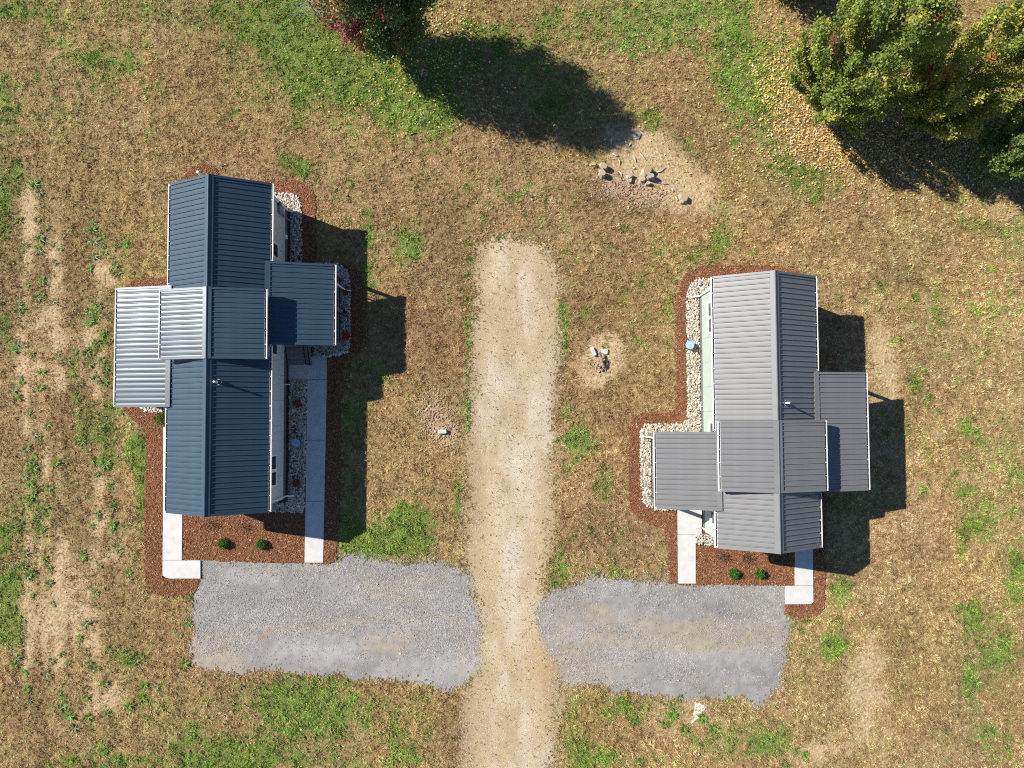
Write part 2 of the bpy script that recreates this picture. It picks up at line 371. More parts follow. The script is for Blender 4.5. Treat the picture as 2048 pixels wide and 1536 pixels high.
WEEDS = [(80, 478, 1.5), (78, 500, 1.4), (70, 370, 1.4), (80, 385, 1.2), (40, 440, 1.2), (75, 438, 1.0), (92, 455, .9), (105, 487, .9), (120, 500, .7), (52, 490, .9), (85, 560, 1.2), (110, 525, .9), (40, 505, .7), (188, 446, 1.3), (186, 460, 1.3), (190, 483, 1.3), (205, 473, 1.1), (175, 483, 1.0), (230, 492, .9), (245, 482, 1.1), (252, 490, 1.0), (190, 512, 1.2), (210, 505, 1.0),
         (232, 530, 1.2), (225, 545, 1.0), (238, 545, 1.0), (180, 537, 1.0), (205, 490, .9), (55, 570, .9), (75, 595, 1.3), (38, 612, 1.4), (45, 620, 1.2), (85, 590, .9), (108, 602, 1.1), (190, 610, 1.1), (200, 612, 1.0), (178, 622, 1.1), (187, 632, 1.1), (180, 645, 1.2), (215, 630, 1.0), (205, 670, 1.2), (195, 685, 1.3), (212, 665, 1.0), (35, 690, 1.2), (30, 700, 1.0), (50, 690, 1.0), (65, 708, 1.0),
         (175, 705, 1.4), (190, 690, 1.1), (118, 705, 1.0), (150, 702, .9), (120, 722, .9), (180, 728, 1.3), (205, 720, 1.1), (212, 735, 1.1), (137, 722, 1.2), (85, 745, 1.2), (40, 755, .9), (45, 765, .9), (192, 757, 1.3), (210, 765, 1.2), (160, 768, 1.1), (82, 775, 1.2), (30, 780, 1.1), (40, 795, 1.2), (150, 790, 1.0), (155, 797, 1.0), (98, 848, 1.1), (60, 825, .9), (70, 870, 1.1), (80, 875, 1.0),
         (55, 895, 1.5), (68, 935, 1.5), (58, 922, 1.1), (113, 925, 1.3), (52, 952, 1.0), (72, 910, 1.0), (155, 878, 1.2), (165, 882, 1.2), (205, 850, 1.2), (212, 925, 1.6), (208, 932, 1.3), (185, 920, 1.0), (195, 948, .9), (220, 970, 1.0), (100, 975, 1.2), (62, 970, 1.1), (70, 985, 1.2), (60, 1000, 1.2), (90, 1015, 1.3), (228, 1012, 1.3), (195, 1028, 1.1), (226, 1050, 1.4), (75, 1037, 1.0), (80, 1060, 1.1), (160, 1040, .8), (185, 1052, .9),
         (233, 1095, 1.5), (168, 1110, 1.3), (52, 1105, 1.2), (90, 1117, 1.3), (50, 1128, 1.2), (102, 1138, 1.1), (200, 1130, 1.0), (258, 1145, 1.1), (58, 1150, 1.2), (65, 1145, 1.1), (98, 1165, 1.2), (192, 1185, 1.1), (105, 1207, .9), (65, 1190, .8), (172, 1247, 1.5), (160, 1275, 1.1), (220, 1298, 1.2), (376, 1245, 1.2), (360, 1270, .9), (125, 1307, .9), (105, 1320, 1.1), (180, 1325, 1.1), (195, 1335, 1.0), (252, 1318, 1.3), (275, 1320, 1.2), (370, 1325, 1.4), (35, 1315, 1.3), (30, 1330, 1.1), (75, 1325, 1.0), (138, 1325, 1.0),
         (130, 1408, 1.6), (140, 1430, 1.5), (150, 1455, 1.5), (178, 1433, 1.4), (215, 1428, 1.3), (260, 1410, 1.3), (120, 1415, 1.1), (55, 1378, 1.3), (60, 1400, 1.0), (172, 1395, 1.1), (212, 1365, 1.2), (205, 1370, 1.0), (120, 1385, .9), (290, 1370, 1.2), (315, 1372, 1.0), (140, 1520, 1.3), (210, 1500, 1.2), (235, 1515, 1.3), (205, 1530, 1.1), (50, 1345, 1.0), (95, 1345, 1.2), (285, 1395, 1.3), (380, 1190, 1.0)]
WEEDR = [(1345, 1430, 1.4), (1343, 1412, 1.2), (1402, 1435, 1.5), (1367, 1456, 1.3), (1425, 1455, 1.3), (1267, 1440, 1.2), (1240, 1398, 1.0), (1358, 1395, 1.1), (1518, 1487, 1.1), (1567, 1525, 1.2), (1590, 1500, .9), (1327, 1450, 1.0), (1610, 1507, .9)]
GREEN += [(u + 3, v + 3, 8 * q, 8 * q, 0, 0.5) for u, v, q in WEEDS + WEEDR]
def acc(lst, u, v):
    r = np.zeros(np.shape(u))
    for cu, cv, ru, rv, rot, s in lst:
        w = (np.abs(u - cu) < 3 * max(ru, rv)) & (np.abs(v - cv) < 3 * max(ru, rv))
        r[w] += s * blob(u[w], v[w], cu, cv, ru * 1.15, rv * 1.15, rot)
    return r
_gu, _gv = np.meshgrid(np.arange(-120, 2170, 4.0), np.arange(-160, 1700, 4.0))
_GRID = {k: acc(l, _gu, _gv) for k, l in (('g', GREEN), ('b', BARE), ('d', DARK))}
def lay(k, u, v):
    """soft layer (green, bare, dark) sampled from its image-pixel grid"""
    T = _GRID[k]; ny, nx = T.shape
    fu = np.clip((np.asarray(u) + 120) / 4.0, 0, nx - 1.001); fv = np.clip((np.asarray(v) + 160) / 4.0, 0, ny - 1.001)
    i = fu.astype(int); j = fv.astype(int); a = fu - i; b = fv - j
    return (T[j, i] * (1 - a) + T[j, i + 1] * a) * (1 - b) + (T[j + 1, i] * (1 - a) + T[j + 1, i + 1] * a) * b
_g = {}
def field(x, y):
    """ground character at world points: green, bare, dark fractions"""
    u, v = U(x, y)
    n1 = fbm(x, y, 1.6, 1, 5); n2 = fbm(x, y, 0.7, 11, 4); n3 = fbm(x, y, 5.0, 21, 4)
    g0 = lay('g', u, v)
    g0 = g0 + 0.8 * blob(u, v, 936, 700, 9, 230, 0) * (vnoise(x, y, 0.9, 60) > 0.45) + 0.6 * blob(u, v, 1126, 700, 12, 200, 0) * (vnoise(x, y, 0.8, 61) > 0.5) + 0.8 * blob(u, v, 915, 990, 8, 60, 0)
    n4 = fbm(x, y, 0.28, 91, 3)
    g = sstep(0.28, 1.0, g0 * (0.25 + 1.0 * n2 + 0.5 * n4) + (n1 - 0.5) * 0.9 + (n4 - 0.5) * 0.7 + (n3 - 0.5) * 0.5 + 0.235 + 0.10 * sstep(330, 60, v))
    g = np.maximum(g, 0.9 * sstep(0.66, 0.80, n2 * 0.55 + n4 * 0.5 + (n3 - 0.5) * 0.3 + 0.10 * g0))
    b0 = lay('b', u, v)
    strip = fbm(x, y * 0.10, 0.55, 601, 3)
    left = sstep(330, 120, u) * sstep(250, 460, v) * sstep(1520, 1300, v)
    b0 = b0 * (1 - 0.35 * left) + left * (1.25 * np.exp(-((u - 82) / 40) ** 2) + 0.85 * np.exp(-((u - 205) / 30) ** 2)) * sstep(0.33, 0.66, strip)
    b0 = b0 + 0.45 * np.exp(-((u - 1745 - (v - 1300) * 0.08) / 34) ** 2) * sstep(1150, 1300, v) * sstep(0.35, 0.6, strip)
    b = sstep(0.25, 0.95, b0 * (0.30 + 0.8 * n2 + 0.6 * n4) + (n1 - 0.5) * 0.5 + (n4 - 0.5) * 0.55)
    b = np.maximum(b, 0.5 * sstep(0.58, 0.74, fbm(x, y, 1.1, 41, 4)) * sstep(0.42, 0.6, n3))
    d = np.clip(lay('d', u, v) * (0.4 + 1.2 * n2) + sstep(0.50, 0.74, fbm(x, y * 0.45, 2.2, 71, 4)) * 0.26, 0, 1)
    return g, b * (1 - 0.75 * g), d, n1, n2, n3

def height(x, y):
    return (fbm(x, y, 6.0, 81, 2) - 0.5) * 0.05 + (fbm(x, y, 0.45, 85, 2) - 0.5) * 0.018

SOIL = np.array([0.40, 0.292, 0.165]); THATCH = np.array([0.255, 0.170, 0.076])
# ------------------------------------------------------------------ ground sheet out to the horizon
def ground_colour(x, y):
    g, b, d, n1, n2, n3 = field(x, y)
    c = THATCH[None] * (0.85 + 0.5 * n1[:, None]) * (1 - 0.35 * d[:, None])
    c = c * (1 - g[:, None] * 0.55) + np.array([0.09, 0.12, 0.03])[None] * g[:, None] * 0.55
    s = SOIL[None] * (0.78 + 0.45 * n2[:, None])
    u, v = U(x, y)
    pink = np.clip(blob(u, v, 872, 830, 60, 70, 0) + blob(u, v, 1235, 385, 80, 36, 5), 0, 1)[:, None]
    s = s * (1 - 0.85 * pink) + np.array([0.33, 0.225, 0.15])[None] * (0.6 + 0.8 * n2[:, None]) * 0.85 * pink
    c = c * (1 - b[:, None]) + s * b[:, None]
    far = sstep(30, 36, np.maximum(np.abs(x), np.abs(y)))[:, None]
    return c * (1 - far) + np.array([0.27, 0.20, 0.10])[None] * far
def build_ground():
    fine_x = np.arange(-31, 31.01, 0.22); fine_y = np.arange(-24, 26.01, 0.22)
    far = np.array([33, 37, 45, 70, 120, 250, 600, 1500.0])
    xs = np.concatenate([-far[::-1], fine_x, far]); ys = np.concatenate([-far[::-1], fine_y, far])
    X, Y = np.meshgrid(xs, ys); x = X.ravel(); y = Y.ravel()
    z = height(x, y)
    c = ground_colour(x, y)
    nx, ny = len(xs), len(ys)
    i = np.arange(nx * ny).reshape(ny, nx)
    f = np.stack([i[:-1, :-1], i[:-1, 1:], i[1:, 1:], i[1:, :-1]], -1).reshape(-1, 4)
    o = link('ground', np_mesh('ground', np.stack([x, y, z], -1), f, MT['soil'], c, True))
    tag(o, 'dry brown field of mown grass with green and bare patches', 'ground', kind='structure')
build_ground()

def sheet(name, inside_fn, box, res, dz, colour_fn, material, fray=0.0):
    """a thin sheet over the ground where inside_fn holds, ragged at its edge"""
    (x0, y0), (x1, y1) = box
    xs = np.arange(x0, x1, res); ys = np.arange(y0, y1, res)
    X, Y = np.meshgrid(xs, ys)
    cx = X[:-1, :-1] + res / 2; cy = Y[:-1, :-1] + res / 2
    jx = RNG.normal(0, 1, cx.size) * fray; jy = RNG.normal(0, 1, cx.size) * fray
    keep = inside_fn(cx.ravel() + jx, cy.ravel() + jy)
    nx, ny = len(xs), len(ys)
    i = np.arange(nx * ny).reshape(ny, nx)
    f = np.stack([i[:-1, :-1], i[:-1, 1:], i[1:, 1:], i[1:, :-1]], -1).reshape(-1, 4)[keep]
    used, inv = np.unique(f, return_inverse=True)
    x = X.ravel()[used]; y = Y.ravel()[used]
    z = height(x, y) + dz(x, y)
    o = link(name, np_mesh(name, np.stack([x, y, z], -1), inv.reshape(-1, 4), material, colour_fn(x, y), True))
    return o
def poly_box(polys, pad=0.5):
    pts = np.array([p for q in polys for p in q], float)
    x, y = P(pts[:, 0], pts[:, 1])
    return (x.min() - pad, y.min() - pad), (x.max() + pad, y.max() + pad)
def ragged(polys, amp, seed, s=0.5):
    def fn(x, y):
        u, v = U(x, y); du, dv = wob(x, y, amp, seed, s)
        return any_in(polys, u + du, v + dv)
    return fn

in_road = ragged([ROAD], 17, 130, 1.3)
in_padL = ragged([PAD_L], 11, 140, 0.9); in_padR = ragged([PAD_R], 14, 150, 1.0)
in_mulL = ragged(MULCH_L, 2.0, 160, 0.4); in_mulR = ragged(MULCH_R, 2.0, 170, 0.4)
in_rockL = ragged(ROCK_L, 1.5, 180, 0.3); in_rockR = ragged(ROCK_R, 1.5, 190, 0.3)
ALL_SLABS = [s[1] for s in SLABS_L + SLABS_LW + SLABS_R + SLABS_RE]

def road_colour(x, y):
    u, v = U(x, y)
    n1 = fbm(x, y * 0.35, 0.9, 201, 5); n2 = fbm(x, y, 0.35, 211, 3); n3 = fbm(x, y * 0.5, 2.5, 221, 4)
    c = np.array([0.42, 0.325, 0.195])[None] * (0.72 + 0.52 * n1[:, None]) * (0.9 + 0.2 * n2[:, None])
    pale = sstep(0.5, 0.72, n3)[:, None] * 0.7
    cen = np.clip(1 - np.abs(u - (1030 - (v - 800) * 0.01)) / 60, 0, 1)[:, None] * sstep(0.38, 0.6, n1)[:, None]
    pale = np.clip(pale + 0.75 * cen, 0, 0.9)
    c = c * (1 - pale) + np.array([0.49, 0.43, 0.345])[None] * (0.85 + 0.3 * n2[:, None]) * pale
    edge = sstep(0.5, 1.05, np.abs(u - 1024) / 95 + (n1 - 0.5) * 1.0)[:, None] * 0.75
    c = c * (1 - edge) + np.array([0.27, 0.195, 0.115])[None] * edge
    rust = np.clip(blob(u, v, 1085, 1300, 40, 60, -30) * 1.2 * n1 + blob(u, v, 1060, 1340, 60, 40, 0) * 0.4, 0, 1)[:, None]
    c = c * (1 - rust * 0.7) + np.array([0.40, 0.25, 0.12])[None] * rust * 0.7
    return c
def pad_colour(x, y):
    u, v = U(x, y)
    n1 = fbm(x * 0.35, y, 0.9, 231, 5); n2 = fbm(x, y, 0.25, 241, 3); n3 = fbm(x * 0.4, y, 2.2, 251, 4)
    c = np.array([0.275, 0.262, 0.248])[None] * (0.62 + 0.66 * n1[:, None]) * (0.75 + 0.5 * n2[:, None])
    tan = (sstep(0.48, 0.64, n3) * 0.75)[:, None] + np.clip(blob(u, v, 1150, 1350, 90, 30, 0) + blob(u, v, 640, 1250, 140, 8, -5) + blob(u, v, 1120, 1260, 40, 60, 0) * 0.7 + blob(u, v, 930, 1300, 20, 60, 0) * 0.5, 0, 1)[:, None] * 0.75 * (0.4 + n1[:, None])
    tan = np.clip(tan, 0, 0.9)
    c = c * (1 - tan) + np.array([0.33, 0.265, 0.185])[None] * (0.8 + 0.4 * n2[:, None]) * tan
    clay = (blob(u, v, 526, 1275, 9, 5, -10) + 0.6 * blob(u, v, 536, 1262, 8, 3, -30) + 0.35 * blob(u, v, 560, 1258, 30, 3, -4))[:, None]
    clay = np.clip(clay, 0, 0.85)
    return c * (1 - clay) + np.array([0.36, 0.17, 0.08])[None] * clay
def mulch_colour(x, y):
    n1 = fbm(x, y, 0.5, 261, 4)
    return np.array([0.20, 0.075, 0.034])[None] * (0.6 + 0.8 * n1[:, None])
def bed_colour(x, y):
    n1 = fbm(x, y, 0.2, 271, 3)
    return np.array([0.10, 0.085, 0.065])[None] * (0.5 + n1[:, None])

zoff = lambda a: (lambda x, y: np.full(np.shape(x), a))
(rx0, ry0), (rx1, ry1) = poly_box([ROAD]); ry0 = max(ry0, -45)
tag(sheet('road', in_road, ((rx0, ry0), (rx1, ry1)), 0.09, zoff(0.012), road_colour, MT['road'], 0.22), 'pale sandy dirt track running between the two houses', 'road', kind='structure')
tag(sheet('gravel_pad', in_padL, poly_box([PAD_L]), 0.09, zoff(0.020), pad_colour, MT['gravel'], 0.13), 'grey gravel parking pad below the dark-roofed house', 'pavement', kind='structure')
tag(sheet('gravel_pad', in_padR, poly_box([PAD_R]), 0.09, zoff(0.020), pad_colour, MT['gravel'], 0.13), 'grey gravel parking pad below the ash-roofed house', 'pavement', kind='structure')
tag(sheet('mulch_bed', in_mulL, poly_box(MULCH_L), 0.07, zoff(0.045), mulch_colour, MT['mulch'], 0.03), 'red-brown mulch bed wrapped round the dark-roofed house', 'mulch', kind='structure')
tag(sheet('mulch_bed', in_mulR, poly_box(MULCH_R), 0.07, zoff(0.045), mulch_colour, MT['mulch'], 0.03), 'red-brown mulch bed wrapped round the ash-roofed house', 'mulch', kind='structure')
tag(sheet('stone_bed', in_rockL, poly_box(ROCK_L), 0.07, zoff(0.062), bed_colour, MT['soil']), 'dark bed under the river stones of the dark-roofed house', 'soil', kind='structure')
tag(sheet('stone_bed', in_rockR, poly_box(ROCK_R), 0.07, zoff(0.062), bed_colour, MT['soil']), 'dark bed under the river stones of the ash-roofed house', 'soil', kind='structure')

def walkway(name, slabs, label):
    w = empty(name); tag(w, label, 'path', kind='structure')
    for nm, poly in slabs:
        pts = [P(u, v, 0.10) for u, v in poly]
        c = np.mean(pts, 0)
        pts = [(float(c[0] + (p[0] - c[0]) * 1.0), float(c[1] + (p[1] - c[1]) * 1.003)) for p in pts]
        area = sum(pts[i][0] * pts[(i + 1) % len(pts)][1] - pts[(i + 1) % len(pts)][0] * pts[i][1] for i in range(len(pts)))
        if area < 0: pts = pts[::-1]
        mb = MB(); mb.prism(pts, 'z', -0.05, 0.10)
        mb.build('concrete_' + nm, MT['concrete'], w)
    return w
walkway('walkway', SLABS_L, 'concrete walk and landing shaded beside the dark-roofed house')
walkway('walkway', SLABS_LW, 'L-shaped concrete walk at the left corner of the dark-roofed house')
walkway('walkway', SLABS_R, 'straight concrete walk left of the ash-roofed house')
walkway('walkway', SLABS_RE, 'L-shaped concrete walk at the right corner of the ash-roofed house')

# ------------------------------------------------------------------ houses
def make_frame(uN, vN, uS, vS, z):
    n = np.array(P(uN, vN, z)); s = np.array(P(uS, vS, z))
    c = (n + s) / 2; d = n - s
    rz = math.atan2(-d[0], d[1])
    def loc(u, v, zz):
        p = np.array(P(u, v, zz)) - c
        co, si = math.cos(-rz), math.sin(-rz)
        return float(p[0] * co - p[1] * si), float(p[0] * si + p[1] * co)
    return c, rz, float(np.linalg.norm(d)) / 2, loc

PANEL_MESH = {}
def panel_mesh(L, w, material, var, bowk=1.0):
    key = (round(L, 3), round(w, 4), material.name, var)
    if key in PANEL_MESH: return PANEL_MESH[key]
    bow = (0.0030, 0.0055, 0.0042, 0.0068)[var] * (1.0 if 'slate' in material.name else 0.3)
    prof = [(0, 0), (0.020, 0.036), (0.044, 0.036), (0.066, 0)]
    for q in (0.12, 0.3, 0.5, 0.7, 0.88): prof.append((0.07 + (w - 0.07) * q, bow * math.sin(math.pi * q) ** 0.8))
    prof.append((w, 0))
    v = [(x, y, z) for x in (0, L) for y, z in prof]; n = len(prof)
    f = [(i, i + n, i + n + 1, i + 1) for i in range(n - 1)]
    me = bpy.data.meshes.new('roof_panel'); me.from_pydata(v, [], f); me.update(); me.materials.append(material)
    PANEL_MESH[key] = me
    return me

def slope(house, name, sx, xu, zu, xl, zl, y0, y1, material, skip=None, thick=0.11, label=None):
    """one roof slope: a slab with ribbed panels laid on it. sx = +1 falls towards +x"""
    dx = abs(xl - xu); dz = zu - zl; L = math.hypot(dx, dz); th = math.atan2(dz, dx)
    nx, nz = math.sin(th) * sx, math.cos(th)
    mb = MB()
    a = (xu, zu); b = (xl, zl); e = 0.012
    poly = [(a[0] - nx * e, a[1] - nz * e), (b[0] - nx * e, b[1] - nz * e), (b[0] - nx * thick, b[1] - nz * thick), (a[0] - nx * thick, a[1] - nz * thick)]
    segs = [(y0, y1)] if not skip else [(y0, skip[0]), (skip[1], y1)]
    for s0, s1 in segs: mb.prism(poly, 'y', s0 + 0.012, s1 - 0.012)
    roof = mb.build(name, material, house)
    if label: roof['label'] = label
    for s0, s1 in segs:
        n = max(1, round((s1 - s0) / 0.2286)); w = (s1 - s0) / n
        for i in range(n):
            me = panel_mesh(L + 0.015, w, material, random.randrange(4))
            o = link('roof_panel', me, roof)
            X = Vector((sx * math.cos(th), 0, -math.sin(th))); Z = Vector((nx, 0, nz)); Y = Z.cross(X)
            ys = s0 + i * w if sx > 0 else s1 - i * w
            jit = random.uniform(-0.0012, 0.0012); tw = random.uniform(-0.003, 0.003)
            o.matrix_local = Matrix.Translation(Vector((xu, ys, zu)) + Z * jit) @ Matrix((X, Y, Z)).transposed().to_4x4() @ Matrix.Rotation(tw, 4, 'X')
    # rake trims at the two ends
    for yy, d in ((y0, -1), (y1, 1)):
        mt = MB()
        t = 0.042
        pp = [(a[0] + nx * t, a[1] + nz * t), (b[0] + nx * t, b[1] + nz * t), (b[0] - nx * (thick + 0.05), b[1] - nz * (thick + 0.05)), (a[0] - nx * (thick + 0.05), a[1] - nz * (thick + 0.05))]
        lo, hi = (yy - 0.012, yy + 0.01) if d < 0 else (yy - 0.01, yy + 0.012)
        mt.prism(pp, 'y', lo, hi)
        pp2 = [(a[0] + nx * t, a[1] + nz * t), (b[0] + nx * t, b[1] + nz * t), (b[0] + nx * (t - 0.006), b[1] + nz * (t - 0.006)), (a[0] + nx * (t - 0.006), a[1] + nz * (t - 0.006))]
        lo2, hi2 = (yy + 0.0105, yy + 0.09) if d < 0 else (yy - 0.09, yy - 0.0105)
        mt.prism(pp2, 'y', lo2, hi2)
        mt.build('rake_trim', material, roof)
    return roof

def gutter(house, sx, x_in, z, y0, y1):
    w, h, t = 0.125, 0.10, 0.010
    mb = MB()
    def bx(a, b, c, d, e, f): mb.box(min(sx * a, sx * b), max(sx * a, sx * b), c, d, e, f)
    bx(x_in, x_in + t, y0, y1, z - h, z - 0.012)
    bx(x_in + t, x_in + w - t, y0, y1, z - h, z - h + t)
    bx(x_in + w - t, x_in + w, y0, y1, z - h, z)
    bx(x_in + w - 0.038, x_in + w - t, y0, y1, z - 0.012, z)
    bx(x_in + t, x_in + w - t, y0, y0 + t, z - h + t, z)
    bx(x_in + t, x_in + w - t, y1 - t, y1, z - h + t, z)
    g = mb.build('gutter', MT['white'], house)
    mi = MB(); mi.box(min(sx * (x_in + t), sx * (x_in + w - t)), max(sx * (x_in + t), sx * (x_in + w - t)), y0 + t, y1 - t, z - h + t, z - h + t + 0.006)
    mi.build('gutter_shade_strip', MT['gutterin'], g)  # dark strip on the gutter bottom, painting in the trough's shade
    n = max(2, round((y1 - y0) / 0.66))
    hm = MB(); hm.box(min(sx * 0.004, sx * (w - t)), max(sx * 0.004, sx * (w - t)), -0.012, 0.012, -0.022, -0.004)
    me = hm.mesh('hanger', MT['white'])
    for k in range(n + 1):
        y = y0 + 0.06 + (y1 - y0 - 0.12) * k / n
        o = link('hanger', me, g); o.location = (sx * x_in, y, z)
    return g

def downspout(house, sx, xg, xw, y, zt, zb=0.28, kick=0.35, swing=0.0):
    pts = [(sx * xg, y, zt), (sx * xg, y, zt - 0.10), (sx * xw, y + swing, zt - 0.32), (sx * xw, y + swing, zb + 0.06), (sx * (xw + 0.07), y + swing, zb - 0.04), (sx * (xw + kick), y + swing, 0.16)]
    mb = MB(); mb.tube(pts, 0.046, n=4); return mb.build('downspout', MT['white'], house)

def window(house, sx, xw, y0, y1, z0, z1, panes=1):
    fr = MB(); t = 0.09
    def bx(m, a, b, c, d, e, f): m.box(min(sx * a, sx * b), max(sx * a, sx * b), c, d, e, f)
    bx(fr, xw + 0.026, xw + 0.06, y0, y1, z0, z0 + t); bx(fr, xw + 0.026, xw + 0.06, y0, y1, z1 - t, z1)
    bx(fr, xw + 0.026, xw + 0.06, y0, y0 + t, z0 + t, z1 - t); bx(fr, xw + 0.026, xw + 0.06, y1 - t, y1, z0 + t, z1 - t)
    w = (y1 - y0 - t) / panes
    for k in range(1, panes):
        yy = y0 + t / 2 + w * k; bx(fr, xw + 0.026, xw + 0.058, yy - t * .8, yy + t * .8, z0 + t, z1 - t)
    o = fr.build('window', MT['white'], house)
    for k in range(panes):
        a = y0 + t / 2 + w * k + (t / 2 if k == 0 else t * .8); b = y0 + t / 2 + w * (k + 1) - (t / 2 if k == panes - 1 else t * .8)
        p = MB(); bx(p, xw + 0.026, xw + 0.040, a, b, z0 + t, z1 - t); p.build('pane', MT['glass'], o)
    si = MB(); bx(si, xw + 0.026, xw + 0.10, y0 - 0.03, y1 + 0.03, z0 - 0.035, z0 - 0.003); si.build('sill', MT['white'], o)
    return o

def build_house(c, rz, half, name, label, R, W, cfg):
    h = empty(name, (float(c[0]), float(c[1]), 0), rz)
    tag(h, label, 'house')
    ze, zr = cfg['ze'], cfg['zr']
    XD = 2.26; XG = 2.26; XW = 2.06
    YE = half; YW = half - 0.24
    tan = (zr - ze) / XD
    d0, d1 = cfg['dormer']; zd = cfg['zd']; tand = (zr - zd) / XD
    # skirt and walls
    sk = MB()
    for x0, x1, y0, y1 in ((-XW + 0.03, -XW + 0.01, -YW + .01, YW - .01), (XW - 0.03, XW - 0.01, -YW + .01, YW - .01)):
        sk.box(min(x0, x1), max(x0, x1), y0, y1, -0.06, 0.56)
    for yy in (-YW + 0.01, YW - 0.03): sk.box(-XW + 0.031, XW - 0.031, yy, yy + 0.02, -0.06, 0.56)
    sk.build('skirting', MT['skirt'], h)
    cap = MB()
    for s in (-1, 1): cap.box(min(s * (XW - 0.008), s * (XW + 0.034)), max(s * (XW - 0.008), s * (XW + 0.034)), -YW, YW, 0.535, 0.56)
    cap.build('drip_cap', MT['skirt'], h)
    zw = ze + (XD - XW) * tan - 0.13
    n = max(1, round(2 * YW / 1.22)); w = 2 * YW / n
    pm = MB(); pm.box(0, 0.022, 0.004, w - 0.004, 0.562, zw - 0.01); pme = pm.mesh('wall_panel', W)
    core = MB(); core.box(-XW, XW, -YW + 0.024, YW - 0.024, 0.565, zw - 0.02); core.build('wall_core', W, h)
    for s in (-1, 1):
        for k in range(n):
            o = link('wall_panel', pme, h); o.location = (XW if s > 0 else -XW - 0.022, -YW + k * w, 0)
    for s in (-1, 1):
        g = MB(); yy = s * (YW - 0.012)
        zt = zr - 0.14
        g.prism([(-XW - 0.02, 0.562), (XW + 0.02, 0.562), (XW + 0.02, zw), (0, zt), (-XW - 0.02, zw)], 'y', yy - 0.012, yy + 0.012)
        gw = g.build('gable_wall', W, h)
        for q in (-1.22, 0.0, 1.22):
            b = MB(); b.box(q - 0.03, q + 0.03, yy + s * 0.012 if s > 0 else yy - 0.028, yy + 0.028 if s > 0 else yy - 0.012, 0.6, zw + 0.9 * (1 - abs(q) / XW) - 0.1)
            b.build('batten', W, gw)
        fr = MB(); a, b = (yy + 0.0121, yy + 0.05) if s > 0 else (yy - 0.05, yy - 0.0121)
        fr.box(-0.95, 0.95, a, b, 1.2, 2.75); wo = fr.build('window', MT['white'], h)
        pa = MB(); a, b = (yy + 0.0501, yy + 0.06) if s > 0 else (yy - 0.06, yy - 0.0501)
        pa.box(-0.85, -0.05, a, b, 1.3, 2.65); pa.box(0.05, 0.85, a, b, 1.3, 2.65); pa.build('pane', MT['glass'], wo)
    # eave boxes at the four corners (boxed returns)
    for sx in (-1, 1):
        for sy in (-1, 1):
            m = MB(); m.box(min(sx * (XW - 0.75), sx * (XD - 0.01)), max(sx * (XW - 0.75), sx * (XD - 0.01)), min(sy * YW, sy * (YE - 0.02)), max(sy * YW, sy * (YE - 0.02)), ze - 0.30, ze - 0.16)
            m.build('eave_return', MT['white'], h)
        m = MB(); m.box(min(sx * (XD - 0.03), sx * (XD - 0.004)), max(sx * (XD - 0.03), sx * (XD - 0.004)), -YE + .02, YE - .02, ze - 0.29, ze - 0.115); m.build('fascia', MT['white'], h)
        m = MB(); m.box(min(sx * (XW + .023), sx * (XD - 0.032)), max(sx * (XW + .023), sx * (XD - 0.032)), -YW, YW, ze - 0.155, ze - 0.135); m.build('soffit', MT['white'], h)
    # main roof, raised middle, ridge
    for sx in (-1, 1):
        slope(h, 'roof_slope', sx, 0, zr, sx * XD, ze, -YE, YE, R, skip=(d0 + 0.16, d1 - 0.16))
        slope(h, 'dormer_roof', sx, 0, zr + 0.035, sx * XD, zd, d0, d1, R)
        gutter(h, sx, XG, zd - 0.01, d0, d1)
        dw = MB(); dw.box(min(sx * (XW - 0.06), sx * (XW + 0.02)), max(sx * (XW - 0.06), sx * (XW + 0.02)), d0 + 0.2, d1 - 0.2, zw, zd + (XD - XW) * tand - 0.13)
        dwo = dw.build('dormer_wall', W, h)
        for yy in (d0 + 0.2, d1 - 0.2):
            ck = MB(); ck.prism([(0, zr - 0.10), (sx * XW, zd + (XD - XW) * tand - 0.12), (sx * XW, zw - 0.1), (0, zr - 0.4)], 'y', yy - 0.01, yy + 0.01)
            ck.build('cheek', W, dwo)
    rc = MB()
    def capseg(y0, y1, z, t):
        e = 0.055
        for s in (-1, 1):
            zz = z + e
            rc.prism([(0, zz), (s * 0.19, zz - 0.19 * t), (s * 0.19, zz - 0.19 * t - 0.012), (0, zz - 0.012)], 'y', y0, y1)
        rc.tube([(0, y0, z + e + 0.004), (0, y1, z + e + 0.004)], 0.028, n=8)
    capseg(-YE - 0.02, d0 - 0.02, zr, tan); capseg(d1 + 0.02, YE + 0.02, zr, tan)
    rc.build('ridge_cap', R, h)
    rc = MB(); capseg(d0 - 0.015, d1 + 0.015, zr + 0.035, tand); rc.build('ridge_cap', R, h)
    for sx, y0, y1 in cfg['gutters']: gutter(h, sx, XG, ze - 0.01, y0, y1)
    # porches with shed roofs
    for pc in cfg['porches']:
        sx, xo, zo, y0, y1 = pc['sx'], pc['xo'], pc['zo'], pc['y0'], pc['y1']
        xo = xo - 0.125
        xu = XD - 0.14; zu = ze + (XD - xu) * tan + 0.07
        slope(h, 'porch_roof', sx, sx * xu, zu, sx * xo, zo, y0, y1, R, thick=0.09)
        th = math.atan2(zu - zo, xo - xu)
        fl = MB(); a = (sx * (xu - 0.03), zu + 0.045); L = 0.24
        b = (a[0] + sx * L * math.cos(th), a[1] - L * math.sin(th))
        fl.prism([a, b, (b[0], b[1] - 0.01), (a[0], a[1] - 0.03)], 'y', y0 - 0.015, y1 + 0.015); fl.build('flashing', R, h)
        gutter(h, sx, xo, zo - 0.01, y0, y1)
        xi = XW + 0.04
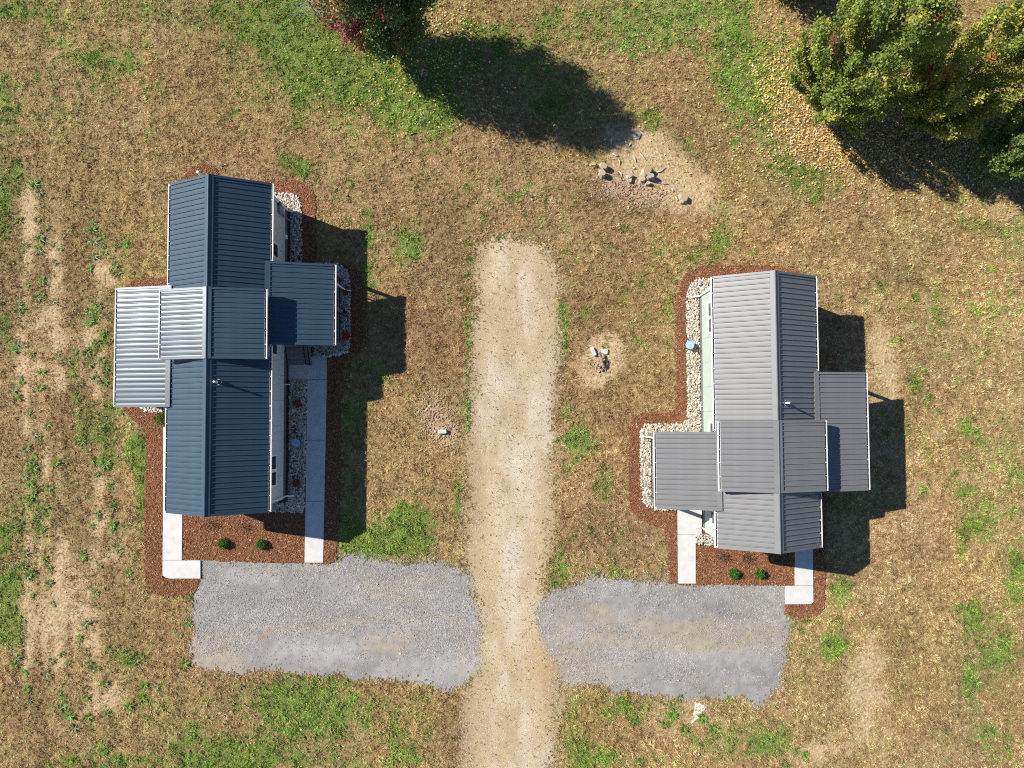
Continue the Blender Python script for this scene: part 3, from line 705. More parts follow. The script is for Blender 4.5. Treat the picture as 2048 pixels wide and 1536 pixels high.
        bm = MB(); bm.box(min(sx * (xo - 0.24), sx * (xo - 0.10)), max(sx * (xo - 0.24), sx * (xo - 0.10)), y0 + 0.12, y1 - 0.12, zo - 0.30, zo - 0.12); bm.build('porch_beam', MT['skirt'], h)
        for yy in (y0 + 0.2, (y0 + y1) / 2, y1 - 0.2):
            ps = MB(); ps.box(min(sx * (xo - 0.24), sx * (xo - 0.10)), max(sx * (xo - 0.24), sx * (xo - 0.10)), yy - 0.07, yy + 0.07, -0.05, zo - 0.301); ps.build('porch_post', MT['skirt'], h)
        dk = MB(); nb = 15; bw = (xo - 0.25 - xi) / nb
        for k in range(nb): dk.box(min(sx * (xi + bw * k), sx * (xi + bw * (k + 1) - 0.006)), max(sx * (xi + bw * k), sx * (xi + bw * (k + 1) - 0.006)), y0 + 0.12, y1 - 0.12, 0.50, 0.54)
        dk.box(min(sx * xi, sx * (xo - 0.26)), max(sx * xi, sx * (xo - 0.26)), y0 + 0.14, y1 - 0.14, 0.30, 0.496)
        tag(dk.build('porch_deck', MT['deck'], h), kind=None)
        sp = MB(); sp.box(min(sx * (xi), sx * (xo - 0.27)), max(sx * (xi), sx * (xo - 0.27)), y0 + 0.15, y1 - 0.15, -0.05, 0.299); sp.build('porch_skirt', MT['skirt'], h)
        rl = MB()
        for zz in (0.65, 1.45): rl.box(min(sx * (xo - 0.19), sx * (xo - 0.15)), max(sx * (xo - 0.19), sx * (xo - 0.15)), y0 + 0.27, y1 - 0.27, zz, zz + 0.05)
        nbal = int((y1 - y0 - 0.5) / 0.13)
        for k in range(nbal):
            yy = y0 + 0.3 + (y1 - y0 - 0.6) * k / max(1, nbal - 1)
            if abs(yy - (y0 + y1) / 2) > 0.1: rl.box(min(sx * (xo - 0.18), sx * (xo - 0.16)), max(sx * (xo - 0.18), sx * (xo - 0.16)), yy - 0.01, yy + 0.01, 0.70, 1.449)
        rl.build('porch_railing', MT['black'], h)
        ym = (y0 + y1) / 2
        dr = MB(); dr.box(min(sx * (XW + 0.023), sx * (XW + 0.07)), max(sx * (XW + 0.023), sx * (XW + 0.07)), ym - 0.46, ym + 0.46, 0.56, 2.62); do = dr.build('door', MT['door'], h)
        hd = MB(); hd.box(min(sx * (XW + 0.0701), sx * (XW + 0.12)), max(sx * (XW + 0.0701), sx * (XW + 0.12)), ym + 0.34, ym + 0.40, 1.5, 1.62); hd.build('handle', MT['black'], do)
    for sx, y0, y1, z0, z1, k in cfg['windows']: window(h, sx, XW, y0, y1, z0, z1, k)
    return h, dict(XW=XW, XD=XD, ze=ze, zr=zr, tan=tan, YE=YE, YW=YW)

# --- dark slate house
zrL = 4.46
cL, rzL, halfL, locL = make_frame(418, 349, 410, 1033, zrL)
yl = lambda v, z, u=480: locL(u, v, z)[1]
dL = (yl(718, 3.95), yl(578, 3.95)); zeL = 3.20
pLE = dict(sx=1, xo=abs(locL(672, 610, 2.53)[0]), zo=2.53, y0=yl(690, 2.7, 640), y1=yl(528, 2.7, 640))
pLW = dict(sx=-1, xo=abs(locL(228, 700, 2.80)[0]), zo=2.80, y0=yl(814, 2.7, 240), y1=yl(577, 2.7, 240))
cfgL = dict(ze=zeL, zr=zrL, zd=3.90, dormer=dL,
            gutters=[(-1, pLW['y1'] + 0.06, halfL), (-1, -halfL, pLW['y0'] - 0.05), (1, pLE['y1'] + 0.05, halfL), (1, -halfL, pLE['y0'] - 0.05)],
            porches=[pLE, pLW],
            windows=[(1, yl(515, 2.2, 560), yl(483, 2.2, 560), 1.62, 2.72, 1), (1, yl(711, 2.2, 555), yl(684, 2.2, 555), 1.62, 2.72, 1), (1, yl(975, 2.2, 550), yl(909, 2.2, 550), 1.62, 2.72, 2),
                     (-1, -5.4, -4.2, 1.62, 2.72, 1), (-1, 3.0, 4.2, 1.62, 2.72, 1)])
hL, kL = build_house(cL, rzL, halfL, 'house', 'long house with dark slate-blue ribbed metal roof, left of the dirt track', MT['roofL'], MT['wallL'], cfgL)
print('LEFT', cL, math.degrees(rzL), halfL, dL, pLE, pLW)
# --- ash grey house
zrR = 4.58
cR, rzR, halfR, locR = make_frame(1549, 541.5, 1560, 1107, zrR)
yr = lambda v, z, u=1540: locR(u, v, z)[1]
dR = (yr(982, 3.95), yr(841, 3.95)); zeR = 3.30
pRW = dict(sx=-1, xo=abs(locR(1308, 940, 2.70)[0]), zo=2.70, y0=yr(1018, 2.85, 1340), y1=yr(864, 2.85, 1340))
pRE = dict(sx=1, xo=abs(locR(1738, 860, 2.80)[0]), zo=2.80, y0=yr(981, 2.95, 1700), y1=yr(745, 2.95, 1700))
cfgR = dict(ze=zeR, zr=zrR, zd=3.98, dormer=dR,
            gutters=[(-1, pRW['y1'] + 0.05, halfR), (-1, -halfR, pRW['y0'] - 0.05), (1, pRE['y1'] + 0.05, halfR), (1, -halfR, pRE['y0'] - 0.05)],
            porches=[pRE, pRW],
            windows=[(-1, yr(667, 2.2, 1415), yr(602, 2.2, 1415), 1.68, 2.78, 2), (-1, yr(870, 2.2, 1418), yr(843, 2.2, 1418), 1.68, 2.78, 1), (-1, yr(1052, 2.2, 1426), yr(1021, 2.2, 1426), 1.68, 2.78, 1),
                     (1, 2.2, 3.4, 1.68, 2.78, 1), (1, 4.2, 5.0, 1.68, 2.78, 1)])
hR, kR = build_house(cR, rzR, halfR, 'house', 'long house with pale ash-grey ribbed metal roof, right of the dirt track', MT['roofR'], MT['wallR'], cfgR)
print('RIGHT', cR, math.degrees(rzR), halfR, dR, pRE, pRW)

# --- downspouts, roof vents, wall fittings
downspout(hL, 1, 2.32, 2.13, halfL - 0.42, zeL - 0.1, swing=0.0)
downspout(hL, 1, 2.32, 2.13, -halfL + 0.36, zeL - 0.1, swing=0.0)
m = MB(); xo = pLE['xo']; yy = pLE['y1'] - 0.75
m.tube([(xo - 0.06, yy, 2.43), (xo - 0.06, yy, 2.36), (xo - 0.17, yy, 2.2), (xo - 0.17, yy, 0.45), (xo - 0.02, yy - 0.05, 0.25), (xo + 0.16, yy - 0.05, 0.18)], 0.046, n=4); m.build('downspout', MT['white'], hL)
downspout(hR, -1, 2.32, 2.13, halfR - 0.40, zeR - 0.1)
downspout(hR, -1, 2.32, 2.13, -halfR + 0.40, zeR - 0.1)
m = MB(); xo = pRW['xo']; yy = pRW['y1'] - 0.30
m.tube([(-(xo - 0.06), yy, 2.6), (-(xo - 0.06), yy, 2.5), (-(xo - 0.17), yy, 2.35), (-(xo - 0.17), yy, 0.45), (-(xo + 0.02), yy, 0.25), (-(xo + 0.18), yy, 0.18)], 0.046, n=4); m.build('downspout', MT['white'], hR)

def roof_vent(h, k, x, y, white_flash):
    z = k['zr'] - abs(x) * k['tan']
    n = Vector((math.copysign(math.sin(math.atan(k['tan'])), x), 0, math.cos(math.atan(k['tan']))))
    p = MB(); p.tube([(x, y, z - 0.1), (x, y, z + 0.50)], 0.045, n=12); v = p.build('vent_pipe', MT['white'], h)
    f = MB(); s = 0.145
    sl = Vector((math.cos(math.atan(k['tan'])) * math.copysign(1, x), 0, -math.sin(math.atan(k['tan'])))); yv = Vector((0, 1, 0)); c = Vector((x, y, z)) + n * 0.048
    ring = [c + sl * s, c + yv * s, c - sl * s, c - yv * s]; inner = [c + (q - c) * 0.72 for q in ring]
    for i in range(4):
        j = (i + 1) % 4; f.quad(ring[i], ring[j], inner[j], inner[i])
    f.build('vent_flashing', MT['white'] if white_flash else MT['greybox'], v)
    b = MB(); b.lathe([(0.10, 0.0), (0.085, 0.06), (0.055, 0.10)], 14); o = b.build('vent_boot', MT['black'], v); o.location = c
xx, yy = locL(429, 764, 4.3); roof_vent(hL, kL, max(0.42, xx), yy, True)
xx, yy = locR(1567, 806, 4.5); roof_vent(hR, kR, max(0.42, xx), yy, True)

# electrical service on the slate house's shaded wall
XW = kL['XW']
ym = yl(420, 1.2, 565)
m = MB(); m.box(XW + 0.023, XW + 0.17, ym - 0.26, ym + 0.06, 1.05, 1.75); e = m.build('meter_box', MT['greybox'], hL)
m = MB(); m.box(XW + 0.023, XW + 0.13, ym + 0.08, ym + 0.26, 1.45, 1.75); m.build('breaker_box', MT['black'], e)
m = MB(); m.lathe([(0.075, 0), (0.075, 0.09), (0.05, 0.11)], 14); o = m.build('meter_dial', MT['white'], e); o.location = (XW + 0.17, ym - 0.08, 1.45); o.rotation_euler = (0, math.pi / 2, 0)
m = MB(); m.tube([(XW + 0.08, ym - 0.22, 1.05), (XW + 0.08, ym - 0.22, 0.6), (XW + 0.35, ym - 0.4, 0.1)], 0.025, n=8); m.build('conduit', MT['greybox'], e)
ym = yl(474, 0.8, 570)
m = MB(); m.box(XW + 0.023, XW + 0.20, ym - 0.09, ym + 0.09, 0.72, 0.92); m.build('dryer_vent', MT['white'], hL)
ym = yl(769, 0.5, 566)
m = MB(); m.tube([(XW - 0.02, ym, 0.45), (XW + 0.28, ym, 0.42)], 0.028, n=8); m.build('drain_pipe', MT['white'], hL)
ym = yr(813, 0.4, 1397)
m = MB(); m.tube([(-kR['XW'] + 0.02, ym, 0.40), (-kR['XW'] - 0.18, ym, 0.38)], 0.028, n=8); m.build('drain_pipe', MT['white'], hR)
ym = yr(702, 0.4, 1399)
m = MB(); m.tube([(-kR['XW'], ym, 0.42), (-kR['XW'] - 0.10, ym, 0.42), (-kR['XW'] - 0.13, ym, 0.33)], 0.018, n=6); m.build('spigot', MT['black'], hR)

# steps and handrail at the shaded porch of the slate house
st = empty('porch_steps', parent=hL)
y0 = pLE['y0']
for k, (z, d) in enumerate(((0.40, 0.28), (0.27, 0.56), (0.14, 0.84))):
    m = MB(); m.box(XW + 0.06, XW + 1.25, y0 + 0.10 - d, y0 + 0.10 - d + 0.30, z - 0.04, z); m.build('tread', MT['deck'], st)
    m = MB(); m.box(XW + 0.08, XW + 1.23, y0 + 0.10 - d + 0.27, y0 + 0.10 - d + 0.295, z - 0.05, z + 0.09); m.build('riser', MT['skirt'], st)
m = MB()
for dx in (1.20,):
    m.tube([(XW + dx, y0 + 0.10, 1.45), (XW + dx, y0 - 0.72, 1.02)], 0.024, n=6); m.tube([(XW + dx, y0 + 0.10, 0.75), (XW + dx, y0 - 0.72, 0.32)], 0.024, n=6)
    for k in range(6):
        t = k / 5; m.tube([(XW + dx, y0 + 0.10 - 0.82 * t, 1.45 - 0.43 * t), (XW + dx, y0 + 0.10 - 0.82 * t, (0.75 - 0.43 * t) if k < 5 else 0.02)], 0.012 if k < 5 else 0.03, n=6)
m.build('handrail', MT['black'], st)

# ------------------------------------------------------------------ loose ground cover
VIS = [(-150, -130), (2200, -130), (2200, 1680), (-150, 1680)]
def rnd_points(n, box):
    (x0, y0), (x1, y1) = box
    return RNG.uniform(x0, x1, n), RNG.uniform(y0, y1, n)

def blades(name, label):
    n = 1950000
    (x0, y0), (x1, y1) = poly_box([VIS], 0.3)
    x, y = rnd_points(n, ((x0, y0), (x1, y1)))
    u, v = U(x, y)
    hid = any_in(FOOT + ALL_SLABS, u, v)
    x, y, u, v = x[~hid], y[~hid], u[~hid], v[~hid]
    g, b, d, n1, n2, n3 = field(x, y)
    prob = 0.72 * (1 - 0.93 * b) * (0.75 + 0.45 * n2) + 0.2 * g
    road = in_road(x, y); pad = in_padL(x, y) | in_padR(x, y); mul = in_mulL(x, y) | in_mulR(x, y) | in_rockL(x, y) | in_rockR(x, y)
    du, dv = wob(x, y, 26, 330, 1.2)
    edge = ~inside(ROAD, (u - 1024) * 1.18 + 1024 + du, v + dv)
    weeds = sstep(0.60, 0.72, fbm(x, y, 0.35, 350, 3))
    prob = np.where(road, np.where(edge, 0.22, 0.02 + 0.04 * n2), prob)
    prob = np.where(pad, 0.03 * weeds * (0.15 + sstep(1290, 1350, v) + 0.4 * (u > 1090)) + 0.004, prob)
    prob = np.where(mul, 0.0, prob)
    k = RNG.random(len(x)) < prob
    x, y, g, b, d, n1, n2, n3, u, v = [a[k] for a in (x, y, g, b, d, n1, n2, n3, u, v)]
    road = road[k]; pad = pad[k]
    n = len(x)
    print('blades', n)
    clump = fbm(x, y, 0.20, 301, 2)
    tuft = sstep(0.36, 0.66, clump)
    hh = 0.4 + 1.0 * tuft
    gf = np.clip(g * 0.95 + 0.07, 0, 1)
    isg = RNG.random(n) < gf
    isg = np.where(pad | road, RNG.random(n) < 0.35, isg)
    L = RNG.uniform(0.07, 0.15, n) * (0.8 + 0.4 * tuft)
    az = RNG.uniform(0, 2 * np.pi, n)
    flow = fbm(x, y, 0.35, 311, 2) * 14.0
    az = np.where(RNG.random(n) < 0.7, flow + RNG.normal(0, 0.6, n), az)
    lean = np.where(isg, RNG.uniform(0.6, 0.95, n), RNG.uniform(0.7, 0.98, n))
    up = np.sqrt(1 - lean ** 2)
    w = RNG.uniform(0.008, 0.017, n) * (1 + 0.4 * isg)
    dx, dy = np.cos(az), np.sin(az)
    z0 = height(x, y) + 0.004 + RNG.uniform(0.0, 0.05, n) * tuft * (1 - 0.6 * b)
    twist = RNG.uniform(-0.6, 0.6, n)
    V = np.empty((n, 3, 3), np.float32)
    V[:, 0] = np.stack([x - dy * w, y + dx * w, z0 - w * twist], -1)
    V[:, 1] = np.stack([x + dy * w, y - dx * w, z0 + w * twist], -1)
    V[:, 2] = np.stack([x + dx * L * lean, y + dy * L * lean, z0 + L * up * hh * 0.8], -1)
    base = np.array([[0.445, 0.300, 0.140], [0.330, 0.198, 0.088], [0.555, 0.422, 0.220], [0.225, 0.130, 0.060]])
    # neighbouring blades of one tuft share a tone
    cell = fbm(x, y, 0.13, 361, 2) + RNG.normal(0, 0.10, n)
    pick = np.where(cell < 0.36, 3, np.where(cell < 0.49, 1, np.where(cell < 0.66, 0, 2)))
    c = base[pick]
    gb = np.array([[0.215, 0.315, 0.050], [0.135, 0.245, 0.038], [0.31, 0.33, 0.085], [0.36, 0.32, 0.125]])
    gp = np.where(RNG.random(n) < g * 0.85, RNG.choice(2, n), 2 + RNG.choice(2, n))
    c = np.where(isg[:, None], gb[gp], c)
    streak = fbm(x + 0.05 * y, y * 0.07, 0.40, 611, 3) * sstep(700, 200, u) + fbm(x * 0.25 + y * 0.2, y * 0.5 - x * 0.3, 0.6, 621, 3) * sstep(200, 700, u)
    strk2 = fbm(x + 0.03 * y, y * 0.035, 0.55, 631, 3)
    mot = (0.64 + 0.72 * fbm(x, y, 0.34, 321, 3))[:, None] * (0.72 + 0.56 * streak)[:, None] * (1 + sstep(520, 260, u) * (0.75 * (strk2 - 0.5) + 0.09 * np.sin(u / 7.6 + 1.2 * n3)))[:, None] * (0.80 + 0.4 * n3)[:, None]
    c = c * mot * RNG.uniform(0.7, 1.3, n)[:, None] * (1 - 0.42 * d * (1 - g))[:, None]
    pale = sstep(-4, 18, x + 0.35 * -y)[:, None] * (~isg)[:, None]
    c = c * (1 + 0.22 * pale)
    ruddy = np.clip(blob(u, v, 900, 620, 330, 420, 0) + 0.8 * blob(u, v, 1230, 700, 200, 420, 0) + 0.5 * blob(u, v, 1000, 420, 420, 150, 0), 0, 1)[:, None] * (~isg)[:, None]
    c = c * (1 + ruddy * np.array([[0.02, -0.07, 0.02]]))
    tanr = sstep(1300, 1750, u)[:, None] * (~isg)[:, None]
    c = c * (1 + tanr * np.array([[0.02, 0.01, 0.14]]))
    tone = vnoise(x, y, 2.8, 341)[:, None]; olive = fbm(x, y, 4.0, 345, 3)[:, None]
    c = c * (1 + (tone - 0.5) * np.array([[0.10, 0.0, -0.12]])) * (1 + (olive - 0.42) * np.array([[-0.22, 0.10, -0.35]]))
    C = np.repeat(c[:, None, :], 3, 1)
    o = link(name, np_mesh(name, V.reshape(-1, 3), np.arange(3 * n).reshape(-1, 3), MT['blade'], C.reshape(-1, 3)))
    return tag(o, label, 'grass', kind='stuff')
blades('grass', 'short dry brown and green grass covering the field')

def spill(fn, d=0.35):
    """membership jittered so that loose pieces thin out past the rim"""
    return lambda x, y: fn(x + RNG.normal(0, d * 0.5, len(x)), y + RNG.normal(0, d * 0.5, len(x)))

def stones(name, label, cat, inside_fn, box, density, size, palette, probs, material, z0, ico=False, flat=0.6, keepfn=None, vary=0.18, tone=None):
    (bx0, by0), (bx1, by1) = box
    n = int((bx1 - bx0) * (by1 - by0) * density)
    x, y = rnd_points(n, box)
    k = inside_fn(x, y)
    u, v = U(x, y)
    k &= ~any_in(FOOT[:2] + ALL_SLABS, u, v)
    if keepfn is not None: k &= RNG.random(n) < keepfn(x, y)
    x, y = x[k], y[k]; n = len(x)
    if ico:
        t = (1 + 5 ** .5) / 2
        T = np.array([(-1, t, 0), (1, t, 0), (-1, -t, 0), (1, -t, 0), (0, -1, t), (0, 1, t), (0, -1, -t), (0, 1, -t), (t, 0, -1), (t, 0, 1), (-t, 0, -1), (-t, 0, 1)]) / math.hypot(1, t)
        Fc = np.array([(0, 11, 5), (0, 5, 1), (0, 1, 7), (0, 7, 10), (0, 10, 11), (1, 5, 9), (5, 11, 4), (11, 10, 2), (10, 7, 6), (7, 1, 8), (3, 9, 4), (3, 4, 2), (3, 2, 6), (3, 6, 8), (3, 8, 9), (4, 9, 5), (2, 4, 11), (6, 2, 10), (8, 6, 7), (9, 8, 1)])
    else:
        T = np.array([(1, 0, -.2), (0, 1, -.2), (-1, 0, -.2), (0, -1, -.2), (0, 0, 1)], float)
        Fc = np.array([(0, 1, 4), (1, 2, 4), (2, 3, 4), (3, 0, 4)])
    s = RNG.uniform(*size, n) ** 1.0
    sc = np.stack([s * RNG.uniform(0.7, 1.4, n), s * RNG.uniform(0.6, 1.0, n), s * flat * RNG.uniform(0.6, 1.2, n)], -1)
    a = RNG.uniform(0, 2 * np.pi, n)
    Vt = T[None] * sc[:, None, :] * (1 + RNG.normal(0, vary, (n, len(T), 1)))
    ca, sa = np.cos(a)[:, None], np.sin(a)[:, None]
    V = np.stack([Vt[..., 0] * ca - Vt[..., 1] * sa + x[:, None], Vt[..., 0] * sa + Vt[..., 1] * ca + y[:, None],
                  Vt[..., 2] + (height(x, y) + z0 + RNG.uniform(0, 0.5, n) * s * flat)[:, None]], -1)
    pal = np.array(palette)
    c = pal[RNG.choice(len(pal), n, p=probs)] * RNG.uniform(0.72, 1.25, n)[:, None]
    if tone is not None: c = c * tone(x, y)[:, None]
    C = np.repeat(c[:, None, :], len(T), 1)
    F = (Fc[None] + (np.arange(n) * len(T))[:, None, None]).reshape(-1, 3)
    print(name, n, len(F))
    o = link(name, np_mesh(name, V.reshape(-1, 3), F, material, C.reshape(-1, 3), smooth=ico))
    return tag(o, label, cat, kind='stuff')
RIVER = [(0.55, 0.49, 0.40), (0.46, 0.38, 0.27), (0.60, 0.56, 0.50), (0.48, 0.34, 0.19), (0.26, 0.25, 0.25), (0.38, 0.38, 0.38), (0.40, 0.24, 0.15)]
RP = [0.24, 0.20, 0.18, 0.12, 0.10, 0.11, 0.05]
stones('river_stones', 'rounded tan and grey river stones beside the dark-roofed house', 'stones', in_rockL, poly_box(ROCK_L), 420, (0.032, 0.072), RIVER, RP, MT['stone'], 0.085, ico=True)
stones('river_stones', 'rounded tan and grey river stones beside the ash-roofed house', 'stones', in_rockR, poly_box(ROCK_R), 420, (0.032, 0.072), RIVER, RP, MT['stone'], 0.085, ico=True)
GR = [(0.29, 0.278, 0.265), (0.37, 0.355, 0.34), (0.19, 0.184, 0.178), (0.50, 0.48, 0.45), (0.33, 0.27, 0.20)]
GP = [0.44, 0.26, 0.20, 0.025, 0.075]
kfn = lambda x, y: 0.10 + 0.9 * sstep(0.34, 0.6, fbm(x * .4, y, 1.4, 401, 5))
gtone = lambda x, y: 0.76 + 0.48 * fbm(x * .5, y, 0.8, 405, 4)
stones('gravel', 'loose crushed grey gravel on the pad below the dark-roofed house', 'gravel', spill(in_padL, 0.5), poly_box([PAD_L]), 600, (0.012, 0.036), GR, GP, MT['gravel'], 0.024, keepfn=kfn, tone=gtone)
stones('gravel', 'loose crushed grey gravel on the pad below the ash-roofed house', 'gravel', spill(in_padR, 0.5), poly_box([PAD_R]), 600, (0.012, 0.036), GR, GP, MT['gravel'], 0.024, keepfn=kfn, tone=gtone)
stones('gravel', 'pale pebbles and grit scattered over the dirt track', 'gravel', spill(in_road, 0.6), ((rx0, max(ry0, -20)), (rx1, ry1)), 260, (0.010, 0.026), [(0.55, 0.47, 0.36), (0.62, 0.56, 0.47), (0.40, 0.31, 0.20), (0.28, 0.22, 0.15)], [0.45, 0.2, 0.22, 0.13], MT['gravel'], 0.016,
       keepfn=lambda x, y: 0.3 + 0.7 * fbm(x, y, 1.0, 411, 3))
def pinkish(x, y):
    u, v = U(x, y); return np.clip(blob(u, v, 872, 822, 40, 56, -30) + blob(u, v, 890, 868, 34, 26, 0) + blob(u, v, 1230, 380, 70, 26, 5) + blob(u, v, 1290, 395, 50, 24, 5) + 0.8 * blob(u, v, 1200, 735, 24, 26, 0), 0, 1)
stones('soil_clods', 'crumbly brown clods on the bare soil patches', 'soil', lambda x, y: pinkish(x, y) > 0.35, poly_box([[(790, 300), (1400, 900)]]), 100, (0.022, 0.058), [(0.36, 0.235, 0.165), (0.24, 0.155, 0.11), (0.46, 0.33, 0.25)], [0.5, 0.25, 0.25], MT['stone'], 0.01, ico=True, vary=0.3,
       keepfn=lambda x, y: pinkish(x, y))

def flakes(name, label, cat, n, box, keep, size, palette, probs, material, z0, lift, aspect=(0.35, 0.7), tilt=0.5, kind='stuff', folded=False):
    x, y = rnd_points(n, box)
    k = keep(x, y); x, y = x[k], y[k]; n = len(x)
    s = RNG.uniform(*size, n); a = RNG.uniform(0, 2 * np.pi, n); w = s * RNG.uniform(*aspect, n)
    ca, sa = np.cos(a), np.sin(a)
    t1 = RNG.normal(0, tilt, n); t2 = RNG.normal(0, tilt, n)
    z = height(x, y) + z0 + RNG.uniform(0, lift, n)
    V = np.empty((n, 4, 3))
    for i, (p, q) in enumerate(((-1, 0), (0, -1), (1, 0), (0, 1)) if folded else ((-1, -1), (1, -1), (1, 1), (-1, 1))):
        px, py = p * s / 2, q * w / 2
        V[:, i] = np.stack([x + px * ca - py * sa, y + px * sa + py * ca, z + px * t1 + py * t2 + (0.25 * s if (folded and p == 0) else 0)], -1)
    V[:, :, 2] = np.maximum(V[:, :, 2], (height(x, y) + z0)[:, None])
    pal = np.array(palette); c = pal[RNG.choice(len(pal), n, p=probs)] * RNG.uniform(0.7, 1.3, n)[:, None]
    C = np.repeat(c[:, None], 4, 1)
    i = np.arange(4 * n).reshape(-1, 4)
    F = np.concatenate([i[:, [0, 1, 2]], i[:, [0, 2, 3]]])
    print(name, n)
    o = link(name, np_mesh(name, V.reshape(-1, 3), F, material, C.reshape(-1, 3)))
    return tag(o, label, cat, kind=kind)
MU = [(0.27, 0.122, 0.060), (0.21, 0.092, 0.046), (0.33, 0.165, 0.085), (0.13, 0.060, 0.034), (0.50, 0.35, 0.21)]
MP = [0.44, 0.27, 0.17, 0.10, 0.02]
def mul_keep(fn, rock):
    def f(x, y):
        u, v = U(x, y); return fn(x, y) & ~rock(x, y) & ~any_in(FOOT[:2] + ALL_SLABS, u, v)
    return f
for fn, rk, pl, who in ((in_mulL, in_rockL, MULCH_L, 'dark-roofed'), (in_mulR, in_rockR, MULCH_R, 'ash-roofed')):
    (a0, b0), (a1, b1) = poly_box(pl)
    flakes('mulch_chips', 'loose red-brown bark chips in the bed of the %s house' % who, 'mulch', int((a1 - a0) * (b1 - b0) * 900), ((a0, b0), (a1, b1)), mul_keep(fn, rk), (0.03, 0.10), MU, MP, MT['mulch'], 0.048, 0.030, (0.22, 0.5), 0.28)

def leaf_den(x, y):
    u, v = U(x, y)
    r = 3.2 * blob(u, v, 1606, 220, 42, 66, -35) + 2.8 * blob(u, v, 1648, 275, 58, 34, 20) + 0.7 * blob(u, v, 1575, 150, 45, 70, 0) + 0.75 * blob(u, v, 1780, 270, 110, 60, 10) + 0.65 * blob(u, v, 1930, 310, 110, 45, 10) + 0.8 * blob(u, v, 1800, 170, 40, 60, 0)
    r += 0.09 * blob(u, v, 1750, 330, 330, 110, 10) + 0.05 * blob(u, v, 1560, 250, 120, 170, 0)
    r += 0.20 * blob(u, v, 850, 130, 90, 65, 20) + 0.07 * blob(u, v, 760, 190, 150, 55, 10) + 0.35 * blob(u, v, 890, 40, 60, 30, 0)
    return r * 1.7 + 0.0015
def leaf_keep(x, y):
    u, v = U(x, y)
    return (RNG.random(len(x)) < leaf_den(x, y) * (0.5 + vnoise(x, y, 0.5, 420))) & ~in_road(x, y) & ~any_in(FOOT, u, v)
flakes('fallen_leaves', 'yellow and tan autumn leaves fallen round the trees', 'leaves', 330000, poly_box([VIS]), leaf_keep, (0.055, 0.115), [(0.78, 0.44, 0.07), (0.78, 0.52, 0.18), (0.78, 0.62, 0.36), (0.52, 0.23, 0.06), (0.66, 0.62, 0.46)], [0.30, 0.28, 0.22, 0.12, 0.08], MT['dryleaf'], 0.03, 0.05, (0.6, 1.0), 0.35, folded=True)

